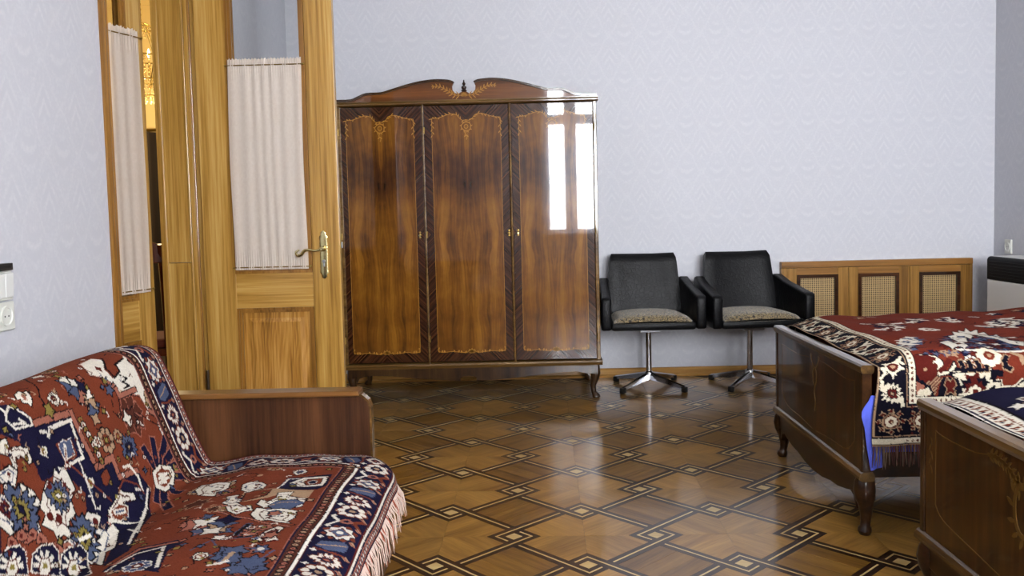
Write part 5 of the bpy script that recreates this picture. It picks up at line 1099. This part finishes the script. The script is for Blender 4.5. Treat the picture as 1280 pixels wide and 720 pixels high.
    def pos(Sg, Tg):
        x = np.interp(Sg, SL, SC[:, 0]); z = np.interp(Sg, SL, SC[:, 1]); y = YE-Tg
        # the front far corner of the seat is rounded, the seat swells in the middle, the back slumps a little
        seat = np.clip((Sg-crease)/(SMAX-crease), 0, 1); dcor = np.clip((.22-Tg)/.22, 0, 1)
        pull = .085*dcor**2.6*np.clip((seat-.3)/.7, 0, 1)**1.5; y = y-.055*dcor*np.clip((seat-.70)/.30, 0, 1)**2-.0*Tg
        x = x-pull*.6; z = z-.012*dcor**3*seat
        z = z+.010*np.sin(np.clip(seat, 0, 1)*PI)*np.clip(Tg/.3, 0, 1)+.0025*np.sin(Tg*21+Sg*9)*(seat > 0)+.002*np.sin(Sg*33-Tg*14)
        topk = np.exp(-((Sg-.38)/.20)**2); z = z+topk*(.008-.014*np.clip(Tg/.8, 0, 1)-.016*np.exp(-(Tg/.06)**2)); x = x+.006*np.sin(Tg*6+1)*(1-seat)
        y = y-.0
        return np.stack([x+.9, y-1.8, z-.43], -1)
    weave_mesh('pile', wv, pos, r)
    # fringe strands along the front edge
    mb = MB(); rf = random.Random(8); n = 0; t = .05
    while t < 1.78:
        e = pos(np.array([[SMAX-.003]]), np.array([[t]]))[0, 0]; a = rf.uniform(-.012, .012); l_ = rf.uniform(.055, .085); ou = rf.uniform(.006, .026)
        mb.cur = 0 if rf.random() < .82 else 1
        mb.tube([(e[0], e[1], e[2]+.004), (e[0]+ou*.7, e[1]+a*.4, e[2]-.3*l_), (e[0]+ou, e[1]+a, e[2]-l_)], [.0017, .0013, .0005], 4); t += rf.uniform(.0055, .0105)
    o = mb.build('fringe', ['fringe_white', 'rug_rust'], r); o['kind'] = 'stuff'
MAT['rug_rust'] = plain('rust_wool_fringe', '8a4634', .95)
sofa_rug()
def sofa():
    s = empty('sofa', (-.95, 1.75, 0)); tag(s, 'sofa with a brown walnut end panel, covered by an oriental rug', 'sofa'); ox, oy = .95, -1.75
    def B(x0, x1, y0, y1, z0, z1, bev=0.0): return MB().box(x0+ox, x1+ox, y0+oy, y1+oy, z0, z1, bev)
    pn = [(-1.40, .10), (-.483, .10), (-.483, .565), (-.490, .588), (-.508, .603), (-.53, .606), (-1.40, .606)]
    MB().prism([(x+ox, z) for x, z in pn], 'y', 2.645+oy, 2.675+oy, .002).build('end_panel', 'sofa_wood', s)
    MB().prism([(x+ox, z) for x, z in ((-.480, .10), (-.480, .568), (-.488, .592), (-.508, .609), (-.525, .612), (-.525, .606), (-.510, .602), (-.492, .587), (-.486, .565), (-.486, .10))], 'y', 2.642+oy, 2.678+oy).build('edge_strip', 'walnut_gold', s)
    B(-1.40, -.515, 2.628, 2.700, .607, .624, .004).build('armrest_cap', 'sofa_cap', s)
    MB().prism([(x+ox, z) for x, z in pn], 'y', .745+oy, .775+oy, .002).build('end_panel', 'sofa_wood', s)
    B(-1.38, -.42, .80, 2.62, .12, .25, .01).build('seat_base', 'sofa_wood', s)
    B(-.96, -.40, .82, 2.50, .25, .405, .05).build('seat_cushion', 'mattress', s, smooth=True)
    MB().prism([(x+ox, z) for x, z in ((-1.34, .25), (-1.33, .60), (-1.29, .70), (-1.22, .74), (-1.17, .74), (-1.13, .70), (-1.03, .45), (-1.01, .25))], 'y', .82+oy, 2.57+oy, .02).build('back_cushion', 'mattress', s, smooth=True)
    for x in (-1.33, -.52):
        for y in (.83, 2.60): MB().lathe([(.022, 0), (.026, .02), (.028, .12)], (x+ox, y+oy, 0), 12).build('leg', 'black_plastic', s, smooth=True)
sofa()

# ---- bed rugs
def bed_rug(y0, y1, X, zt, name_label, near, res, seed):
    H_, HN = .17, .345                                                          # far overhang, near overhang
    prof = [(y1+.012, zt-H_), (y1+.012, zt-.06), (y1-.02, zt-.008), (y1-.12, zt+.004), ((y0+y1)/2, zt+.008), (y0+.12, zt+.004), (y0+.03, zt-.006), (y0-.012, zt-.045), (y0-.018, zt-.12), (y0-.018, zt-HN+.02)]
    C, L = prof_fn(prof); SM = float(L[-1]); TM = 1.72; wv = Weave(SM, TM, res, 'red'); rnd = wv.rnd = random.Random(seed)
    s = np.arange(wv.ns)*res; t = np.arange(wv.nt)*res; Sg, Tg = np.meshgrid(s, t, indexing='ij')
    def st(px, py):
        h = hit_profile(px, py, C, L, 'x'); return (h[0], h[1]-X) if h else None
    def crop(ox, oy, k): return lambda pts: [q for q in (st(ox+x/k, oy+y/k) for x, y in pts) if q]
    G, K = crop(1070, 450, 4.8), crop(1100, 390, 6.5444)
    def bar(f, pts, w, c): wv.line(f(pts), w, c)
    if near == 0:
        for _ in range(70):
            c = (rnd.uniform(.05, SM-.15), rnd.uniform(.22, 1.7)); k = rnd.random()
            if k < .3: wv.rosette(c, rnd.uniform(.02, .03), ('ink', 'cream', 'red', 'cream'))
            elif k < .65: wv.star(c, rnd.uniform(.02, .04), 5, rnd.choice(('cream', 'navy', 'tan')), 'ink', .4, rnd.random()*3)
            else:
                a = rnd.random()*6; p = [c]
                for q in range(5): p.append((p[-1][0]+.03*math.cos(a), p[-1][1]+.03*math.sin(a))); a += rnd.choice((-1.2, 1.2, .5))
                wv.line(p, .004, 'ink')
        def spray(cx, cy, n, rx, ry, r_, cols, f=K):
            for q in range(n):
                a = q*2.39996; k_ = math.sqrt((q+.5)/n); p = f([(cx+rx*k_*math.cos(a), cy+ry*k_*math.sin(a))])
                if p: wv.star(p[0], r_*rnd.uniform(.7, 1.2), rnd.choice((3, 4, 5)), cols[q % len(cols)], None, .4, rnd.random()*3)
        # flowers on the flat top, as they lie in the photograph
        spray(80, 115, 26, 130, 40, .030, ('cream', 'navy', 'cream', 'wine')); spray(300, 75, 16, 90, 20, .028, ('cream', 'navy')); spray(560, 70, 16, 110, 16, .026, ('cream', 'navy', 'cream'))
        spray(250, 245, 18, 90, 26, .026, ('cream', 'blue', 'cream')); spray(110, 290, 30, 190, 34, .026, ('navy', 'cream', 'blue')); spray(1050, 90, 40, 150, 34, .034, ('cream', 'navy', 'cream', 'wine'))
        wv.rosette((K([(405, 155)]) or [(0, 0)])[0], .040, ('cream', 'cream', 'red', 'cream'), 8); wv.rosette((K([(850, 113)]) or [(0, 0)])[0], .036, ('cream', 'cream', 'red', 'cream'), 8)
        # big cream and navy palmette
        spray(800, 250, 90, 330, 72, .030, ('navy', 'wine', 'navy', 'blue'))
        big = [(520, 270), (490, 262), (560, 245), (600, 262), (640, 240), (560, 200), (610, 195), (590, 170), (650, 178), (640, 145), (690, 158), (700, 132), (740, 155), (790, 140), (800, 165), (850, 155), (900, 190), (950, 170), (1000, 205), (1060, 230), (1150, 240), (1178, 250), (1178, 270), (1060, 250), (1000, 232), (940, 215), (880, 205), (830, 195), (800, 200), (770, 190), (740, 215), (700, 205), (715, 240), (680, 250), (720, 285), (690, 300), (640, 285), (590, 305), (560, 285)]
        wv.line(K(big), .008, 'ink', True); wv.poly(K(big), 'cream')
        for q in range(26):
            p = K([(620+q*22, 215+50*math.sin(q*1.7)+q*1.2)])
            if p: wv.star(p[0], .020, 4, ('cream', 'wine', 'blue')[q % 3], 'ink', .4, q)
        bar(K, [(640, 310), (900, 322), (1178, 305)], .012, 'cream'); spray(560, 335, 24, 230, 16, .016, ('navy', 'wine', 'blue', 'tan'))
        # drape: cream-ground corner with hatched brown area, stepped band
        wv.blob(K([(190, 355), (260, 365), (330, 355), (450, 362), (505, 400), (520, 440), (505, 480), (560, 490), (605, 410), (620, 440), (590, 505), (470, 520), (455, 440), (420, 405), (380, 385), (250, 410)]), 'ecru', 'ink', .005)
        bar(K, [(500, 478), (530, 450), (562, 398)], .018, 'wine'); bar(K, [(265, 390), (290, 368), (385, 372), (440, 385)], .014, 'wine')
        hatch = K([(245, 425), (385, 400), (425, 405), (455, 520), (520, 545), (480, 590), (445, 700), (410, 640), (350, 580), (290, 530), (260, 500)])
        wv.poly(hatch, 'tan')
        P_ = np.array(hatch); r0, c0 = (P_.min(0)/res).astype(int); r1, c1 = (P_.max(0)/res).astype(int)
        r0 = max(r0, 0); c0 = max(c0, 0); sub = wv.im[r0:r1, c0:c1]; R_, C_ = np.mgrid[r0:r1, c0:c1]; mk_ = np.all(np.abs(sub-PALn['tan']) < 1e-4, -1) & (((R_+C_) % 4) < 2); sub[mk_] = PALn['wine']
        fl = K([(370, 470)])[0]
        for q in range(10): wv.disc((fl[0]+.032*math.cos(q*.628), fl[1]+.032*math.sin(q*.628)), .015, 'wine')
        wv.disc(fl, .028, 'wine'); wv.disc(fl, .006, 'tan'); wv.disc(K([(280, 472)])[0], .018, 'wine')
        wv.poly(K([(262, 530), (300, 545), (350, 585), (405, 635), (435, 700), (300, 716), (262, 650)]), 'red'); bar(K, [(262, 530), (300, 535), (320, 570), (350, 575), (370, 605), (402, 612), (420, 660), (440, 705)], .012, 'ink'); bar(K, [(290, 680), (320, 620)], .03, 'pink'); bar(K, [(330, 705), (345, 670), (380, 655)], .026, 'ecru')
        wv.blob(K([(590, 505), (905, 488), (918, 572), (982, 572), (985, 625), (1100, 622), (1178, 570), (1178, 650), (640, 690), (650, 620), (620, 560), (612, 530)]), 'ecru', 'ink', .008); bar(K, [(600, 488), (905, 465), (935, 555), (995, 555), (998, 608), (1098, 605), (1165, 545), (1178, 540)], .005, 'ecru'); bar(K, [(600, 482), (908, 458)], .006, 'ink')
        wv.poly(K([(480, 640), (500, 560), (530, 530), (640, 540), (680, 660), (600, 690), (470, 700)]), 'ink'); wv.blob(K([(530, 600), (550, 540), (575, 575), (600, 540), (625, 600), (600, 625), (620, 680), (575, 650), (535, 682), (555, 625)]), 'wine', 'tan', .003)
        for cx, cy, r_, c_ in ((770, 570, .044, 'wine'), (710, 590, .028, 'ink'), (835, 575, .028, 'ink'), (770, 620, .03, 'wine'), (740, 620, .028, 'wine'), (805, 620, .028, 'wine')): wv.star(K([(cx, cy)])[0], r_, 5, c_, None, .5, 1.57)
        wv.rosette(K([(772, 648)])[0], .022, ('ecru', 'ecru', 'wine', 'wine'), 6)
        for x in (660, 725, 790, 855): wv.line(K([(x+18, 470), (x+15, 440), (x-2, 405)]), .020, 'tan'); wv.line(K([(x+18, 472), (x+15, 440), (x-2, 408)]), .014, 'ink'); wv.line(K([(x-20, 472), (x+16, 466)]), .012, 'ink')
        bar(K, [(925, 530), (930, 495), (980, 500)], .022, 'ink'); bar(K, [(1030, 360), (1015, 400), (1030, 450), (1065, 468)], .022, 'tan'); bar(K, [(1032, 365), (1018, 400), (1032, 445), (1060, 462)], .015, 'ink'); wv.rosette(K([(890, 353)])[0], .042, ('ecru', 'ecru', 'red', 'tan'), 8)
        bar(K, [(1080, 325), (1150, 350), (1172, 410)], .016, 'tan'); bar(K, [(890, 650), (930, 620), (950, 650), (1000, 655)], .016, 'ink')
    else:
        wv.im[:] = PALn['navy']
        for _ in range(260):
            c = (rnd.uniform(.02, SM-.05), rnd.uniform(.10, 1.7)); k = rnd.random()
            if k < .5: wv.palmette(c, rnd.uniform(.02, .04), rnd.random()*6, ('black', rnd.choice(('cream', 'pink', 'tan')), rnd.choice(('blue', 'wine')), 'rust'))
            elif k < .8: wv.star(c, rnd.uniform(.015, .035), 5, rnd.choice(('cream', 'rust', 'blue')), 'black', .45, rnd.random()*3)
            else: wv.line([c, (c[0]+.05, c[1]+.03), (c[0]+.03, c[1]+.07)], .008, rnd.choice(('cream', 'rust')))
    # border: foot edge (small t), both long edges
    kt, ks, ot = (1.25, 1.22, .040) if near == 0 else (1.0, 1.0, 0.0)
    dist = np.minimum(np.minimum(Tg*kt+ot, (SM-Sg)*ks), Sg)
    bw = .205 if near == 0 else .06
    if near == 0:
        border(wv, None, [(0, .008, 'tan'), (.008, .012, 'ink'), (.012, .034, 'ecru'), (.034, .042, 'ink'), (.042, .048, 'tan'), (.048, .165, 'ink'), (.165, .170, 'tan'), (.170, .178, 'ink'), (.178, .205, 'ecru'), (.205, .210, 'ink')], dist)
        def runs(): return [('t', v) for v in np.arange(SM-.088, .03, -.096)]+[('s', v) for v in np.arange(.150, TM, .096)]
        for n_, (kd, v) in enumerate(runs()):
            P = (lambda d, o=0.0: (v+o*.82, (d-ot)/kt)) if kd == 't' else (lambda d, o=0.0: (SM-d/ks, v+o*.82))
            for q in np.arange(-.055, .06, .022):
                for d_ in (.023, .191): wv.poly([P(d_-.008, q), P(d_, q-.006), P(d_+.008, q), P(d_, q+.006)], 'wine' if int(round(q*1000)) % 4 else 'ink')
            c = P(.107)
            if n_ % 3 == 0:
                for q in range(8): wv.star((c[0]+.036*math.cos(q*PI/4), c[1]+.036*math.sin(q*PI/4)), .012, 4, 'tan', None, .5, q); wv.star((c[0]+.036*math.cos(q*PI/4), c[1]+.036*math.sin(q*PI/4)), .008, 4, 'wine', None, .5, q)
                wv.disc(c, .028, 'tan'); wv.disc(c, .024, 'wine'); wv.rosette(c, .019, ('ecru', 'ecru', 'wine', 'tan'), 8)
            elif n_ % 3 == 1:
                wv.palmette(c, .042, .8+(0 if kd == 't' else PI/2), ('ink', 'ecru', 'wine', 'tan')); wv.line([P(.06, -.05), P(.065, -.02), P(.085, -.035)], .012, 'ecru'); wv.line([P(.15, .05), P(.145, .02), P(.125, .03)], .012, 'ecru')
            else:
                for q in range(5): wv.star((c[0]+.028*math.cos(q*1.26), c[1]+.028*math.sin(q*1.26)), .021, 3, 'ecru', None, .35, q*1.26)
                wv.disc(c, .020, 'wine'); wv.disc(c, .010, 'tan'); wv.line([P(.055, .05), P(.075, .03), P(.06, .01)], .010, 'ecru'); wv.line([P(.155, -.05), P(.14, -.03), P(.155, -.01)], .010, 'ecru')
    else:
        border(wv, None, [(0, .006, 'cream'), (.006, .014, 'navy'), (.014, .045, 'cream'), (.045, .052, 'rust'), (.052, .064, 'cream'), (.064, .07, 'black')], dist)
        for v in np.arange(.01, SM, .03):
            wv.poly([(v, .016), (v+.010, .022), (v+.018, .044), (v+.006, .040)], 'rust'); wv.disc((v+.018, .028), .005, 'navy')
    wv.noise_edges()
    yc = (y0+y1)/2; r = empty('bed_rug', (X, yc, zt)); tag(r, name_label, 'rug', 'oriental rugs on the beds')
    def pos(Sg, Tg):
        y = np.interp(Sg, L, C[:, 0]); z = np.interp(Sg, L, C[:, 1]); top = np.clip(1-np.abs(Sg-SM*.42)/(SM*.42), 0, 1); foot = np.exp(-(Tg/.09)**2)
        flat = np.clip((z-(zt-.05))/.05, 0, 1); z = z-.043*foot*flat+.004*np.sin(Tg*11+Sg*5)*flat+.003*np.sin(Tg*23-Sg*17)*flat+.035*np.clip((Tg-.6)/1.0, 0, 1)*flat
        hang = np.clip((Sg-(SM-HN))/HN, 0, 1); y = y-hang*(.007*np.sin(Tg*19+1)+.004*np.sin(Tg*41)+.004)-.0
        x = X+Tg-.018*hang*np.clip(1-Tg/.1, 0, 1)+.006*np.sin(hang*6)*np.clip(1-Tg/.1, 0, 1)
        return np.stack([x-X, y-yc, z-zt], -1)
    weave_mesh('pile', wv, pos, r)
    mb = MB(); rf = random.Random(seed); t = .004
    while t < TM-.01:
        e = pos(np.array([[SM-.002]]), np.array([[t]]))[0, 0]; a = rf.uniform(-.010, .010); l_ = rf.uniform(.058, .078); mb.cur = 0 if rf.random() < .6 else 1
        mb.tube([(e[0], e[1]-.001, e[2]+.003), (e[0]+a*.5, e[1]-.003, e[2]-.5*l_), (e[0]+a, e[1]-rf.uniform(0, .006), e[2]-l_)], [.0024, .0022, .0012], 4); t += rf.uniform(.0045, .0075)
    o = mb.build('fringe', ['fringe_dark', 'rug_wine'], r); o['kind'] = 'stuff'
MAT['rug_wine'] = plain('wine_red_wool_fringe', '4a2018', .95)
bed_rug(2.968, 3.992, 1.202, .650, 'rust-red oriental rug with navy border and fringe draped over the far bed', 0, .0031, 21)
bed_rug(1.418, 2.442, 1.160, .640, 'navy patterned rug with pale edge on the near bed, only a corner in view', 1, .0040, 33)
